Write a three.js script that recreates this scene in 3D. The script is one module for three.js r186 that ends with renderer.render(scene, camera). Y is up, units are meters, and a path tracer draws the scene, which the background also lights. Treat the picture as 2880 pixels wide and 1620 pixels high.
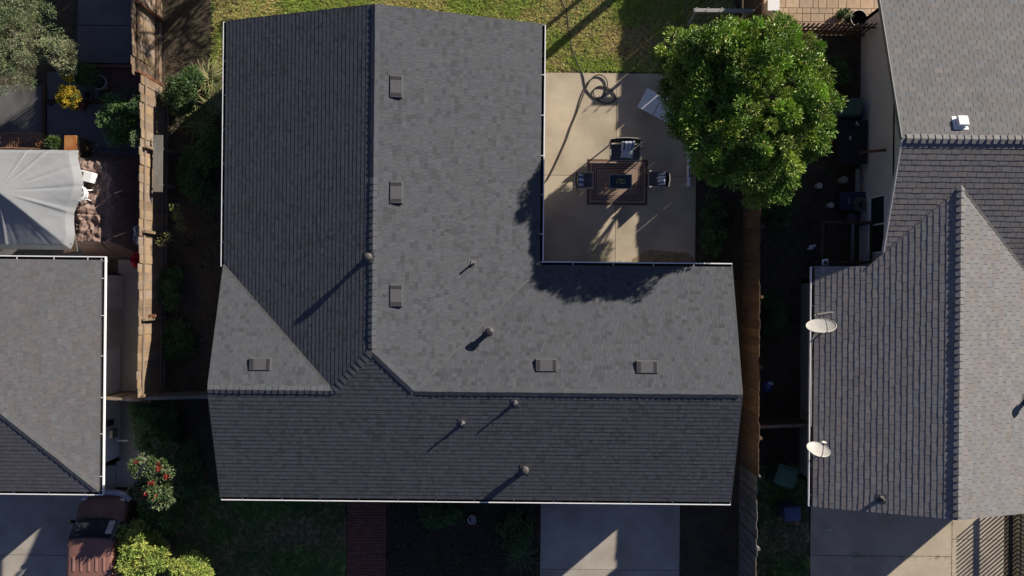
import * as THREE from 'three';
import { mergeGeometries } from 'three/addons/utils/BufferGeometryUtils.js';
import { RoundedBoxGeometry } from 'three/addons/geometries/RoundedBoxGeometry.js';

// ------------------------------------------------------------------ camera, sky, sun, exposure
// A drone 30 m above the ground looks straight down; the plots lie 0.57 degrees off the picture's axes.
const scene = new THREE.Scene();
const CAM_H = 30, FOCAL = 2315, ROLL = 0.010;
const camera = new THREE.PerspectiveCamera(2 * Math.atan(810 / FOCAL) * 180 / Math.PI, 1024 / 576, 0.5, 800);
camera.up.set(-Math.sin(ROLL), 0, -Math.cos(ROLL));
camera.position.set(0, CAM_H, 0);
camera.lookAt(0, 0, 0);

const renderer = new THREE.WebGLRenderer({ antialias: true });
renderer.toneMapping = THREE.LinearToneMapping;
renderer.toneMappingExposure = 1.75;
renderer.shadowMap.enabled = true;

const ELEV = 20.0 * Math.PI / 180, SUN_X = 0.755, SUN_Z = -0.656;
const toSun = new THREE.Vector3(SUN_X * Math.cos(ELEV), Math.sin(ELEV), SUN_Z * Math.cos(ELEV)).normalize();
// clear evening sky: deep blue overhead, paler towards the horizon, a warm glow round the low sun
{
  const w = 256, h = 128, d = new Float32Array(w * h * 4), zen = [0.024, 0.041, 0.108], hor = [0.115, 0.145, 0.225], v = new THREE.Vector3();
  for (let j = 0; j < h; j++) for (let i = 0; i < w; i++) {
    const el = ((j + 0.5) / h - 0.5) * Math.PI, az = ((i + 0.5) / w - 0.5) * 2 * Math.PI, o = (j * w + i) * 4; v.set(Math.cos(el) * Math.cos(az), Math.sin(el), Math.cos(el) * Math.sin(az));
    const t = Math.pow(Math.max(0, Math.sin(el)), 0.5), g = Math.max(0, v.dot(toSun)), gl = 0.30 * Math.pow(g, 6) + 0.9 * Math.pow(g, 60);
    for (let k = 0; k < 3; k++) d[o + k] = el < 0 ? [0.05, 0.045, 0.04][k] : hor[k] * (1 - t) + zen[k] * t + gl * [0.26, 0.23, 0.19][k];
    d[o + 3] = 1;
  }
  const sky = new THREE.DataTexture(d, w, h, THREE.RGBAFormat, THREE.FloatType); sky.mapping = THREE.EquirectangularReflectionMapping; sky.magFilter = THREE.LinearFilter; sky.minFilter = THREE.LinearFilter; sky.wrapS = THREE.RepeatWrapping; sky.needsUpdate = true;
  scene.background = sky; scene.environment = sky;
}

const sun = new THREE.DirectionalLight(new THREE.Color(1.0, 0.92, 0.80), 5.0);
sun.position.copy(toSun).multiplyScalar(60); sun.target.position.set(0, 0, 0);
sun.castShadow = true; sun.shadow.mapSize.set(4096, 4096); sun.shadow.radius = 1.2;
Object.assign(sun.shadow.camera, { left: -30, right: 30, top: 30, bottom: -30, near: 1, far: 140 });
sun.name = 'sun'; scene.add(sun, sun.target);

// ------------------------------------------------------------------ helpers
function rngOf(seed) { let a = seed >>> 0; return () => { a = (a + 0x6D2B79F5) >>> 0; let t = Math.imul(a ^ (a >>> 15), 1 | a); t = (t + Math.imul(t ^ (t >>> 7), 61 | t)) ^ t; return ((t ^ (t >>> 14)) >>> 0) / 4294967296; }; }
const R = rngOf(20417);
const rnd = (a, b) => a + (b - a) * R();
const pick = (l) => l[Math.floor(R() * l.length)];
const V = (x, y, z) => new THREE.Vector3(x, y, z);
// survey: a point measured on the photograph at a known height above the ground, as [x, z] in metres
function at(u, v, h = 0) {
  const k = (CAM_H - h) / FOCAL, dx = (u - 1440) * k, dy = (v - 810) * k, c = Math.cos(ROLL), s = Math.sin(ROLL);
  return [dx * c + dy * s, -dx * s + dy * c];
}
const P3 = (u, v, h = 0) => { const [x, z] = at(u, v, h); return V(x, h, z); };

// tileable value noise
function lattice(n, seed) { const r = rngOf(seed), a = new Float32Array(n * n); for (let i = 0; i < n * n; i++) a[i] = r(); return a; }
function tnoise(lat, n, x, y) {
  const xi = Math.floor(x), yi = Math.floor(y), fx = x - xi, fy = y - yi, sx = fx * fx * (3 - 2 * fx), sy = fy * fy * (3 - 2 * fy);
  const m = (a) => ((a % n) + n) % n, x0 = m(xi), x1 = m(xi + 1), y0 = m(yi), y1 = m(yi + 1);
  return (lat[y0 * n + x0] * (1 - sx) + lat[y0 * n + x1] * sx) * (1 - sy) + (lat[y1 * n + x0] * (1 - sx) + lat[y1 * n + x1] * sx) * sy;
}
function fbmOf(seed, n0 = 4, oct = 5, gain = 0.5) {
  const L = []; for (let o = 0; o < oct; o++) L.push([lattice(n0 << o, seed + o * 17), n0 << o]);
  return (u, v) => { let a = 1, t = 0, w = 0; for (const [l, n] of L) { t += a * tnoise(l, n, u * n, v * n); w += a; a *= gain; } return t / w; };
}
const enc = (x) => { x = Math.min(1, Math.max(0, x)); return Math.round(255 * (x <= 0.0031308 ? 12.92 * x : 1.055 * Math.pow(x, 1 / 2.4) - 0.055)); };
// colour map from fn(u,v,i,j) -> [r,g,b] linear; metres: size of one tile
function tex(w, h, metresU, metresV, fn, srgb = true) {
  const d = new Uint8Array(w * h * 4);
  for (let j = 0; j < h; j++) for (let i = 0; i < w; i++) {
    const c = fn(i / w, j / h, i, j), o = (j * w + i) * 4;
    if (srgb) { d[o] = enc(c[0]); d[o + 1] = enc(c[1]); d[o + 2] = enc(c[2]); } else { d[o] = d[o + 1] = d[o + 2] = Math.max(0, Math.min(255, Math.round(255 * c))); }
    d[o + 3] = 255;
  }
  const t = new THREE.DataTexture(d, w, h, THREE.RGBAFormat);
  t.wrapS = t.wrapT = THREE.RepeatWrapping; t.magFilter = THREE.LinearFilter; t.minFilter = THREE.LinearMipmapLinearFilter; t.generateMipmaps = true;
  if (srgb) t.colorSpace = THREE.SRGBColorSpace;
  t.repeat.set(1 / metresU, 1 / metresV); t.needsUpdate = true;
  return t;
}

// geometry helpers: all return non-indexed geometries with uv in metres
function metreUV(g) {
  if (g.index) g = g.toNonIndexed();
  const p = g.attributes.position, n = p.count, uv = new Float32Array(n * 2), a = V(0, 0, 0), b = V(0, 0, 0), c = V(0, 0, 0);
  for (let i = 0; i < n; i += 3) {
    a.fromBufferAttribute(p, i); b.fromBufferAttribute(p, i + 1).sub(a); c.fromBufferAttribute(p, i + 2).sub(a); b.cross(c);
    const ax = Math.abs(b.x), ay = Math.abs(b.y), az = Math.abs(b.z);
    for (let k = 0; k < 3; k++) {
      const X = p.getX(i + k), Y = p.getY(i + k), Z = p.getZ(i + k), o = (i + k) * 2;
      if (ay >= ax && ay >= az) { uv[o] = X; uv[o + 1] = Z; } else if (ax >= az) { uv[o] = Z; uv[o + 1] = Y; } else { uv[o] = X; uv[o + 1] = Y; }
    }
  }
  g.setAttribute('uv', new THREE.BufferAttribute(uv, 2));
  return g;
}
function swapUV(g) { const a = g.attributes.uv; for (let i = 0; i < a.count; i++) { const x = a.getX(i); a.setXY(i, a.getY(i), x); } return g; }
function shiftUV(g, du, dv) { const a = g.attributes.uv; for (let i = 0; i < a.count; i++) a.setXY(i, a.getX(i) + du, a.getY(i) + dv); return g; }
function clean(g) { if (g.index) g = g.toNonIndexed(); for (const k of Object.keys(g.attributes)) if (!['position', 'normal', 'uv', 'color'].includes(k)) g.deleteAttribute(k); return g; }
function merge(list, keepUV = false) {
  list = (Array.isArray(list) ? list : [list]).map((g) => { g = clean(g); if (!keepUV) g = metreUV(g); return g; });
  return list.length === 1 ? list[0] : mergeGeometries(list);
}
const E3 = new THREE.Euler(), M4 = new THREE.Matrix4(), Q4 = new THREE.Quaternion();
function put(g, x, y, z, ry = 0, rx = 0, rz = 0) { E3.set(rx, ry, rz, 'YXZ'); M4.compose(V(x, y, z), Q4.setFromEuler(E3), V(1, 1, 1)); g.applyMatrix4(M4); return g; }
const bx = (w, h, d, x = 0, y = 0, z = 0, ry = 0, rx = 0, rz = 0) => put(new THREE.BoxGeometry(w, h, d), x, y, z, ry, rx, rz);
const rb = (w, h, d, r, x = 0, y = 0, z = 0, ry = 0, rx = 0, rz = 0, seg = 2) => put(new RoundedBoxGeometry(w, h, d, seg, Math.min(r, w / 2.01, h / 2.01, d / 2.01)), x, y, z, ry, rx, rz);
const cy = (r0, r1, h, x = 0, y = 0, z = 0, seg = 18, ry = 0, rx = 0, rz = 0) => put(new THREE.CylinderGeometry(r0, r1, h, seg), x, y, z, ry, rx, rz);
function bar(a, b, w, h) { // box between two points: w across (horizontal), h the other way
  const d = b.clone().sub(a), L = d.length(), g = new THREE.BoxGeometry(w, h, L), m = new THREE.Matrix4(), zx = d.clone().normalize();
  let up = V(0, 1, 0); if (Math.abs(zx.y) > 0.98) up = V(1, 0, 0);
  const xx = up.clone().cross(zx).normalize(), yy = zx.clone().cross(xx);
  m.makeBasis(xx, yy, zx); m.setPosition(a.clone().add(b).multiplyScalar(0.5)); return g.applyMatrix4(m);
}
function rod(a, b, r0, r1 = r0, seg = 8) {
  const d = b.clone().sub(a), g = new THREE.CylinderGeometry(r1, r0, d.length(), seg);
  M4.compose(a.clone().add(b).multiplyScalar(0.5), Q4.setFromUnitVectors(V(0, 1, 0), d.clone().normalize()), V(1, 1, 1)); return g.applyMatrix4(M4);
}
const tube = (pts, r, seg = 40, rad = 7, closed = false) => new THREE.TubeGeometry(new THREE.CatmullRomCurve3(pts, closed, 'centripetal'), seg, r, rad, closed);
const lathe = (pts, seg = 24) => new THREE.LatheGeometry(pts.map(([x, y]) => new THREE.Vector2(x, y)), seg);

// triangle soup with uv and vertex colour
class Soup {
  constructor() { this.p = []; this.t = []; this.c = []; }
  tri(a, b, c, ua, ub, uc, col) { this.p.push(...a, ...b, ...c); this.t.push(...ua, ...ub, ...uc); if (col) this.c.push(...col, ...col, ...col); }
  quad(a, b, c, d, ua, ub, uc, ud, col) { this.tri(a, b, c, ua, ub, uc, col); this.tri(a, c, d, ua, uc, ud, col); }
  geo() {
    const g = new THREE.BufferGeometry();
    g.setAttribute('position', new THREE.Float32BufferAttribute(this.p, 3)); g.setAttribute('uv', new THREE.Float32BufferAttribute(this.t, 2));
    if (this.c.length) g.setAttribute('color', new THREE.Float32BufferAttribute(this.c, 3));
    g.computeVertexNormals(); return g;
  }
}
// a draped or lumpy sheet over a grid: h(u,v) -> [x,y,z]; smooth
function sheet(nu, nv, fn, uvm = [1, 1], under = 0) {
  const p = [], t = [], ix = [];
  for (let j = 0; j <= nv; j++) for (let i = 0; i <= nu; i++) { p.push(...fn(i / nu, j / nv)); t.push(i / nu * uvm[0], j / nv * uvm[1]); }
  for (let j = 0; j < nv; j++) for (let i = 0; i < nu; i++) { const a = j * (nu + 1) + i, b = a + 1, c = a + nu + 1, d = c + 1; ix.push(a, c, b, b, c, d); }
  const g = new THREE.BufferGeometry(); g.setAttribute('position', new THREE.Float32BufferAttribute(p, 3)); g.setAttribute('uv', new THREE.Float32BufferAttribute(t, 2)); g.setIndex(ix); g.computeVertexNormals(); return g;
}

// scene objects
const taken = new Map();
function numbered(n) { const k = taken.get(n) || 0; taken.set(n, k + 1); return k ? n + '_' + String(k).padStart(3, '0') : n; }
function thing(name, label, category, pos = [0, 0, 0], turn = 0, group) {
  const o = new THREE.Group(); o.name = numbered(name); scene.add(o); o.position.set(...pos); o.rotation.y = turn;
  o.userData = { label, category }; if (group) o.userData.group = group; return o;
}
function mesh(name, geos, mat, parent, keepUV = false) { const m = new THREE.Mesh(merge(geos, keepUV), mat); m.name = name; parent.add(m); return m; }
function raw(name, geo, mat, parent) { const m = new THREE.Mesh(geo, mat); m.name = name; parent.add(m); return m; }
function solo(name, label, category, geos, mat, keepUV = false, group) { const m = mesh(numbered(name), geos, mat, scene, keepUV); m.userData = { label, category }; if (group) m.userData.group = group; return m; }
function struct(name, geos, mat, keepUV = false) { const m = mesh(numbered(name), geos, mat, scene, keepUV); m.userData = { kind: 'structure' }; return m; }

// ------------------------------------------------------------------ materials (base colours are linear reflectances)
const lin = (r, g, b) => new THREE.Color().setRGB(r, g, b);
const std = (c, roughness = 0.9, extra = {}) => new THREE.MeshStandardMaterial({ color: lin(...c), roughness, metalness: 0, ...extra });
const phys = (c, roughness = 0.9, extra = {}) => new THREE.MeshPhysicalMaterial({ color: lin(...c), roughness, metalness: 0, ...extra });

const fA = fbmOf(11, 4, 6), fB = fbmOf(91, 8, 5), fC = fbmOf(301, 32, 4, 0.7), fD = fbmOf(555, 3, 4);
const speck = lattice(512, 77), speck2 = lattice(512, 78);
const S1 = (i, j) => speck[(j & 511) * 512 + (i & 511)], S2 = (i, j) => speck2[(j & 511) * 512 + (i & 511)];

const tGranule = tex(512, 512, 3, 3, (u, v, i, j) => { const k = 0.50 + 0.36 * S1(i, j) + 0.46 * fC(u, v) + 0.16 * (fB(u, v) - 0.5); const t = (S2(i, j) - 0.5) * 0.06; return [k + t, k, k - t]; });
const tGranuleB = tex(512, 512, 3, 3, (u, v, i, j) => 0.5 * S1(i, j) + 0.5 * fC(u, v), false);
const tConcrete = tex(1024, 1024, 7, 7, (u, v, i, j) => {
  const big = fA(u, v), mid = fB(u, v), fine = S1(i, j), broom = fbmBroom(u, v);
  let k = 0.74 + 0.55 * (big - 0.5) + 0.38 * (mid - 0.5) + 0.16 * (fine - 0.5) + 0.07 * (broom - 0.5);
  const stain = Math.max(0, fD(u + 0.3, v + 0.1) - 0.56) * 2.2; k -= stain * 0.42;
  return [k, k * (0.985 - 0.05 * stain), k * (0.965 - 0.12 * stain)];
});
function fbmBroom(u, v) { return tnoise(speck, 512, u * 6, v * 380) * 0.6 + tnoise(speck2, 512, u * 18, v * 500) * 0.4; }
const tSoil = tex(512, 512, 3, 3, (u, v, i, j) => { const a = fA(u, v), b = fC(u, v), k = 0.35 + 0.7 * (a - 0.2) * 0.8 + 0.55 * (b - 0.5) + 0.25 * (S1(i, j) - 0.5); const g = Math.max(0, fB(u, v) - 0.52) * 1.2; return [k * (1 - 0.15 * g), k * (0.93 + 0.25 * g), k * (0.82 - 0.3 * g)]; });
const tSoilB = tex(512, 512, 3, 3, (u, v, i, j) => 0.6 * fC(u, v) + 0.25 * fB(u, v) + 0.15 * S2(i, j), false);
const tTurf = tex(1024, 1024, 6, 6, (u, v, i, j) => {
  const dry = Math.min(1, Math.max(0, (fA(u, v) - 0.46) * 8)), b = fC(u, v), k = 0.45 + 0.75 * (b - 0.35) + 0.3 * (S1(i, j) - 0.5);
  return [k * (0.62 + 0.55 * dry), k * (0.95 - 0.12 * dry), k * (0.32 + 0.35 * dry)];
});
function woodTex(seed, warm) {
  const f = fbmOf(seed, 4, 5), g = fbmOf(seed + 5, 3, 3);
  return tex(512, 512, 1.1, 2.3, (u, v, i, j) => {
    const gr = tnoise(speck, 512, (u + 0.03 * g(u, v)) * 90, v * 7) * 0.5 + tnoise(speck2, 512, u * 220, v * 12) * 0.3, blot = f(u, v);
    const k = 0.5 + 0.45 * gr + 0.6 * (blot - 0.45); const w = (g(u, v) - 0.5) * warm;
    return [k * (1 + w * 0.5), k, k * (1 - w)];
  });
}
const tWood = woodTex(31, 0.7), tWoodGrey = woodTex(47, 0.25);
const tStucco = tex(512, 512, 2, 2, (u, v, i, j) => { const k = 0.82 + 0.18 * (fC(u, v) - 0.5) + 0.16 * (fA(u, v) - 0.5) + 0.08 * (S1(i, j) - 0.5); return [k, k, k]; });
const tStuccoB = tex(256, 256, 0.5, 0.5, (u, v) => fC(u, v), false);
const tCloth = tex(512, 512, 2, 2, (u, v, i, j) => { const k = 0.84 + 0.14 * (fA(u, v) - 0.5) + 0.10 * (S1(i, j) - 0.5) + 0.1 * (fB(u, v) - 0.5); return [k, k, k]; });
const tDirt = tex(512, 512, 2.5, 2.5, (u, v, i, j) => { const k = 0.78 + 0.5 * (fA(u, v) - 0.5) + 0.22 * (fC(u, v) - 0.5) + 0.08 * (S2(i, j) - 0.5); return [k, k * 0.97, k * 0.93]; });
const tRust = tex(256, 256, 0.8, 0.8, (u, v, i, j) => { const r = Math.min(1, Math.max(0, (fA(u, v) - 0.42) * 4)), k = 0.7 + 0.5 * (fC(u, v) - 0.5); return [k * (1 - 0.25 * r), k * (1 - 0.55 * r), k * (1 - 0.75 * r)]; });

const M = {
  soil: std([0.125, 0.10, 0.072], 1, { map: tSoil, bumpMap: tSoilB, bumpScale: 0.03 }),
  bed: std([0.05, 0.043, 0.034], 1, { map: tSoil, bumpMap: tSoilB, bumpScale: 0.04 }),
  turf: std([0.31, 0.32, 0.21], 1, { map: tTurf, bumpMap: tSoilB, bumpScale: 0.03 }),
  concrete: std([0.535, 0.455, 0.34], 0.92, { map: tConcrete }),
  concreteGrey: std([0.47, 0.43, 0.37], 0.93, { map: tConcrete }),
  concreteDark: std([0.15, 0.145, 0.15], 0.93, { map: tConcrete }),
  shingle: std([1, 1, 1], 0.96, { map: tGranule, vertexColors: true, bumpMap: tGranuleB, bumpScale: 0.0015 }),
  deck: std([0.03, 0.03, 0.032], 1),
  flash: std([0.17, 0.17, 0.18], 0.6, { metalness: 0.3 }),
  gutter: std([0.80, 0.80, 0.79], 0.45),
  litterShade: std([0.012, 0.010, 0.008], 1),  // debris colour blackened to stand for the shade inside the gutters
  stucco: std([0.74, 0.71, 0.67], 0.95, { map: tStucco, bumpMap: tStuccoB, bumpScale: 0.006 }),
  stuccoTan: std([0.36, 0.33, 0.29], 0.95, { map: tStucco, bumpMap: tStuccoB, bumpScale: 0.006 }),
  stuccoWhite: std([0.84, 0.84, 0.85], 0.95, { map: tStucco, bumpMap: tStuccoB, bumpScale: 0.006 }),
  stuccoGreen: std([0.38, 0.39, 0.35], 0.95, { map: tStucco, bumpMap: tStuccoB, bumpScale: 0.006 }),
  trimWhite: std([0.74, 0.74, 0.73], 0.55, { map: tDirt }), trimGrey: std([0.24, 0.26, 0.27], 0.7, { map: tDirt }), trimDark: std([0.06, 0.06, 0.065], 0.8),
  vent: std([0.078, 0.078, 0.083], 0.8, { map: tGranule }), ventDark: std([0.024, 0.024, 0.028], 0.9), capGrey: std([0.105, 0.10, 0.095], 0.65, { metalness: 0.2, map: tDirt }), capBlack: std([0.022, 0.022, 0.024], 0.5),
  steel: std([0.42, 0.42, 0.42], 0.42, { metalness: 0.75 }), steelDull: std([0.20, 0.195, 0.19], 0.6, { metalness: 0.4, map: tDirt }), black: std([0.012, 0.012, 0.014], 0.55), blackMatte: std([0.02, 0.02, 0.022], 0.95),
  white: std([0.78, 0.78, 0.77], 0.5), whiteDirty: std([0.62, 0.61, 0.58], 0.7, { map: tDirt }),
  glass: phys([0.02, 0.025, 0.03], 0.06, { ior: 1.5 }),
  wood: [[0.32, 0.235, 0.165], [0.29, 0.22, 0.165], [0.35, 0.265, 0.195], [0.26, 0.19, 0.14], [0.32, 0.245, 0.185]].map((c) => std(c, 0.93, { map: tWood })),
  woodRed: std([0.21, 0.085, 0.05], 0.9, { map: tWood }), woodDark: std([0.10, 0.062, 0.042], 0.95, { map: tWood }),
  woodBrown: [[0.145, 0.088, 0.053], [0.115, 0.072, 0.045], [0.17, 0.105, 0.062], [0.135, 0.085, 0.056]].map((c) => std(c, 0.93, { map: tWood })),
  woodGrey: [[0.21, 0.20, 0.175], [0.18, 0.175, 0.155], [0.235, 0.22, 0.19], [0.20, 0.185, 0.16]].map((c) => std(c, 0.95, { map: tWoodGrey })),
  bark: std([0.13, 0.10, 0.075], 1, { map: tWoodGrey }),
  leaf: phys([1, 1, 1], 0.5, { vertexColors: true, transmission: 0.3, thickness: 0, side: THREE.DoubleSide }),
  leafDull: phys([1, 1, 1], 0.85, { vertexColors: true, transmission: 0.2, thickness: 0, side: THREE.DoubleSide }),
  grass: phys([1, 1, 1], 0.85, { transmission: 0.15, thickness: 0, side: THREE.DoubleSide }),
  terracotta: std([0.24, 0.105, 0.06], 0.9, { map: tDirt }), potGrey: std([0.35, 0.35, 0.34], 0.9, { map: tDirt }),
  sling: std([0.16, 0.145, 0.13], 0.85, { map: tCloth }), wicker: std([0.045, 0.042, 0.042], 0.8, { map: tCloth }), alu: std([0.34, 0.31, 0.28], 0.5, { metalness: 0.3 }),
  rust: std([0.50, 0.30, 0.17], 0.85, { map: tRust }), orange: std([0.55, 0.25, 0.075], 0.8, { map: tRust }),
  canopy: std([0.255, 0.266, 0.28], 0.85, { map: tCloth, side: THREE.DoubleSide }),
  tarp: std([0.20, 0.135, 0.115], 0.62, { map: tDirt, side: THREE.DoubleSide }),
  red: std([0.55, 0.02, 0.035], 0.8, { map: tCloth, side: THREE.DoubleSide }), bag: std([0.45, 0.50, 0.56], 0.35, { map: tDirt, side: THREE.DoubleSide }),
  binGreen: std([0.055, 0.16, 0.10], 0.5, { map: tDirt }), binBlue: std([0.06, 0.085, 0.19], 0.5, { map: tDirt }), navy: std([0.02, 0.022, 0.06], 0.6),
  vanPaint: phys([0.255, 0.125, 0.10], 0.6, { clearcoat: 0.25, clearcoatRoughness: 0.5, map: tDirt }), plasticGrey: std([0.42, 0.44, 0.50], 0.5), rubber: std([0.02, 0.02, 0.02], 0.9),
  vanRib: std([0.36, 0.20, 0.165], 0.75, { map: tDirt }), dish: std([0.47, 0.47, 0.465], 0.55, { map: tDirt, side: THREE.DoubleSide }),
  hose: std([0.018, 0.018, 0.016], 0.6), tarpGreen: std([0.10, 0.15, 0.115], 0.75, { map: tCloth, side: THREE.DoubleSide }),
};

// ------------------------------------------------------------------ the ground
const flat = (x0, x1, z0, z1, y) => { const g = new THREE.PlaneGeometry(x1 - x0, z1 - z0); g.rotateX(-Math.PI / 2); g.translate((x0 + x1) / 2, y, (z0 + z1) / 2); return g; };
function outline(pts, y, depth) { // slab from plan points, top at y
  const s = new THREE.Shape(pts.map(([x, z]) => new THREE.Vector2(x, -z))), g = new THREE.ExtrudeGeometry(s, { depth, bevelEnabled: false, curveSegments: 8 });
  g.rotateX(-Math.PI / 2); g.translate(0, y - depth, 0); return g;
}
struct('ground', flat(-250, 250, -250, 250, 0), M.soil);
function ragged(x0, x1, z0, z1, n, amp, seed) { // lawn outline with an uneven edge
  const r = rngOf(seed), pts = [], e = () => (r() - 0.5) * 2 * amp;
  for (let i = 0; i < n; i++) pts.push([x0 + (x1 - x0) * i / n, z0 + e()]);
  for (let i = 0; i < n; i++) pts.push([x1 + e(), z0 + (z1 - z0) * i / n]);
  for (let i = 0; i < n; i++) pts.push([x1 - (x1 - x0) * i / n, z1 + e()]);
  for (let i = 0; i < n; i++) pts.push([x0 + e(), z1 - (z1 - z0) * i / n]);
  return new THREE.ShapeGeometry(new THREE.Shape(pts.map(([x, z]) => new THREE.Vector2(x, -z)))).rotateX(-Math.PI / 2);
}
struct('back_lawn', ragged(-11.0, 8.0, -16, -7.95, 44, 0.10, 5).translate(0, 0.006, 0), M.turf);
struct('front_lawn', ragged(-12.2, -5.95, 7.4, 14, 30, 0.12, 6).translate(0, 0.006, 0), M.turf);
struct('side_lawn', ragged(8.6, 10.9, 6.4, 14, 20, 0.10, 7).translate(0, 0.006, 0), M.turf);
struct('planting_bed', ragged(-4.45, 1.05, 6.1, 14, 30, 0.10, 8).translate(0, 0.005, 0), M.bed);

// concrete patio of the main house: slabs with open joints
{
  const patio = new THREE.Group(); patio.name = 'patio'; patio.userData = { kind: 'structure' }; scene.add(patio);
  const xs = [0.42, 3.74, 6.66], zs = [-7.86, -4.12, -0.28];
  for (let i = 0; i < 2; i++) for (let j = 0; j < 2; j++) {
    const g = rb(xs[i + 1] - xs[i] - 0.014, 0.09, zs[j + 1] - zs[j] - 0.014, 0.006, (xs[i] + xs[i + 1]) / 2, 0.0, (zs[j] + zs[j + 1]) / 2, 0, 0, 0, 1);
    mesh('slab', shiftUV(merge(g), i * 3.1, j * 1.7), M.concrete, patio, true);
  }
  // earth washed over the south-east corner
  const pts = []; for (let k = 0; k < 220; k++) { const a = k / 220 * Math.PI * 2, q = 0.7 + 0.75 * fA(0.5 + 0.3 * Math.cos(a), 0.5 + 0.3 * Math.sin(a)) + 0.12 * (fC(0.3 + 0.2 * Math.cos(a), 0.3 + 0.2 * Math.sin(a)) - 0.5); pts.push([Math.min(6.62, 5.6 + Math.cos(a) * 1.2 * q), Math.min(-0.3, -0.75 + Math.sin(a) * 0.7 * q)]); }
  const d = mesh('soil_film', new THREE.ShapeGeometry(new THREE.Shape(pts.map(([x, z]) => new THREE.Vector2(x, -z)))).rotateX(-Math.PI / 2).translate(0, 0.0492, 0), std([0.46, 0.355, 0.265], 1, { map: tSoil }), patio); d.userData = { label: 'brown soil washed over the patio corner' };
}
function slabs(name, rects, mat, y) {
  const o = new THREE.Group(); o.name = name; o.userData = { kind: 'structure' }; scene.add(o);
  for (const [x0, x1, z0, z1] of rects) mesh('slab', shiftUV(merge(rb(x1 - x0 - 0.016, 0.09, z1 - z0 - 0.016, 0.006, (x0 + x1) / 2, y - 0.045, (z0 + z1) / 2, 0, 0, 0, 1)), R() * 5, R() * 5), mat, o, true);
}
slabs('driveway', [[1.12, 6.2, 5.9, 10.22], [1.12, 6.2, 10.22, 14.5], [1.12, 6.2, 14.5, 19]], M.concreteGrey, 0.045);
slabs('neighbour_driveway', [[10.95, 16.1, 7.0, 9.62], [10.95, 16.1, 9.62, 14], [16.1, 18.0, 7.0, 9.0], [16.1, 18.0, 9.0, 11], [16.1, 18.0, 11, 14]], M.concrete, 0.045);
slabs('west_driveway', [[-26, -14.35, 6.6, 9.9], [-26, -14.35, 9.9, 13.5], [-14.35, -13.1, -0.9, 3.9], [-14.35, -13.1, 3.9, 7.4]], M.concreteGrey, 0.045);
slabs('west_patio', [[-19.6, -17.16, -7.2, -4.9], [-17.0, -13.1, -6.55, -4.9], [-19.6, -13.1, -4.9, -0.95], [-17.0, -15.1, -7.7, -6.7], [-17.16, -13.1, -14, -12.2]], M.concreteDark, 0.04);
{ // concrete pad with a rounded corner beside the west fence
  const s = new THREE.Shape(), x0 = -15.85, x1 = -13.05, z1 = 8.02, r = 0.35;
  s.moveTo(x0, 14); s.lineTo(x0, z1 + r); s.quadraticCurveTo(x0, z1, x0 + r, z1); s.lineTo(x1, z1); s.lineTo(x1, 10.0 - 0.01); s.lineTo(x0 + 0.001, 10.0 - 0.01);
  const o = new THREE.Group(); o.name = 'west_pad'; o.userData = { kind: 'structure' }; scene.add(o);
  const a = new THREE.Shape(); a.moveTo(x0, 9.35); a.lineTo(x0, z1 + r); a.quadraticCurveTo(x0, z1, x0 + r, z1); a.lineTo(x1, z1); a.lineTo(x1, 9.35);
  const ga = new THREE.ExtrudeGeometry(a, { depth: 0.16, bevelEnabled: true, bevelSize: 0.008, bevelThickness: 0.008, bevelSegments: 1 }).rotateX(-Math.PI / 2);
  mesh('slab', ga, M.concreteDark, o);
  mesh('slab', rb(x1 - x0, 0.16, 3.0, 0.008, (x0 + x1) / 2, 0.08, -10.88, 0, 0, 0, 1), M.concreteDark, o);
  mesh('edging', rb(2.6, 0.1, 0.1, 0.01, -14.35, 0.05, -7.93), M.terracotta, o);
  mesh('edging', rb(0.13, 0.1, 2.75, 0.01, -17.08, 0.055, -5.85), M.woodDark, o);
  mesh('edging', rb(1.7, 0.08, 0.12, 0.01, -15.3, 0.05, -6.63), M.woodDark, o);
}
struct('west_brick_floor', flat(-15.9, -13.0, -7.85, -7.2, 0.012), std([0.10, 0.055, 0.045], 0.95, { map: tDirt }));

{ // brick path to the front door, running bond
  const path = new THREE.Group(); path.name = 'brick_path'; path.userData = { kind: 'structure' }; scene.add(path);
  raw('path_bed', metreUV(flat(-5.95, -4.48, 5.9, 14, 0.008)), M.bed, path);
  const geo = merge(rb(0.196, 0.05, 0.094, 0.006, 0, 0, 0, 0, 0, 0, 1)), mats = [[0.20, 0.075, 0.055], [0.165, 0.065, 0.052], [0.23, 0.09, 0.065], [0.15, 0.07, 0.06]].map((c) => std(c, 0.92, { map: tDirt }));
  const half = merge(rb(0.094, 0.05, 0.094, 0.006, 0, 0, 0, 0, 0, 0, 1));
  for (let k = 0; k < 38; k++) for (let i = 0; i < (k % 2 ? 8 : 7); i++) {
    const odd = k % 2, end = odd && (i === 0 || i === 7), x = odd ? (i === 0 ? -5.873 : i === 7 ? -4.547 : -5.924 + i * 0.204 + 0.0) : -5.822 + i * 0.204;
    const m = raw('brick', end ? half : geo, pick(mats), path); m.position.set(x, 0.018 + rnd(-0.004, 0.004), 6.95 + k * 0.102); m.rotation.set(rnd(-0.02, 0.02), rnd(-0.02, 0.02), rnd(-0.02, 0.02));
  }
}
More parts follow.
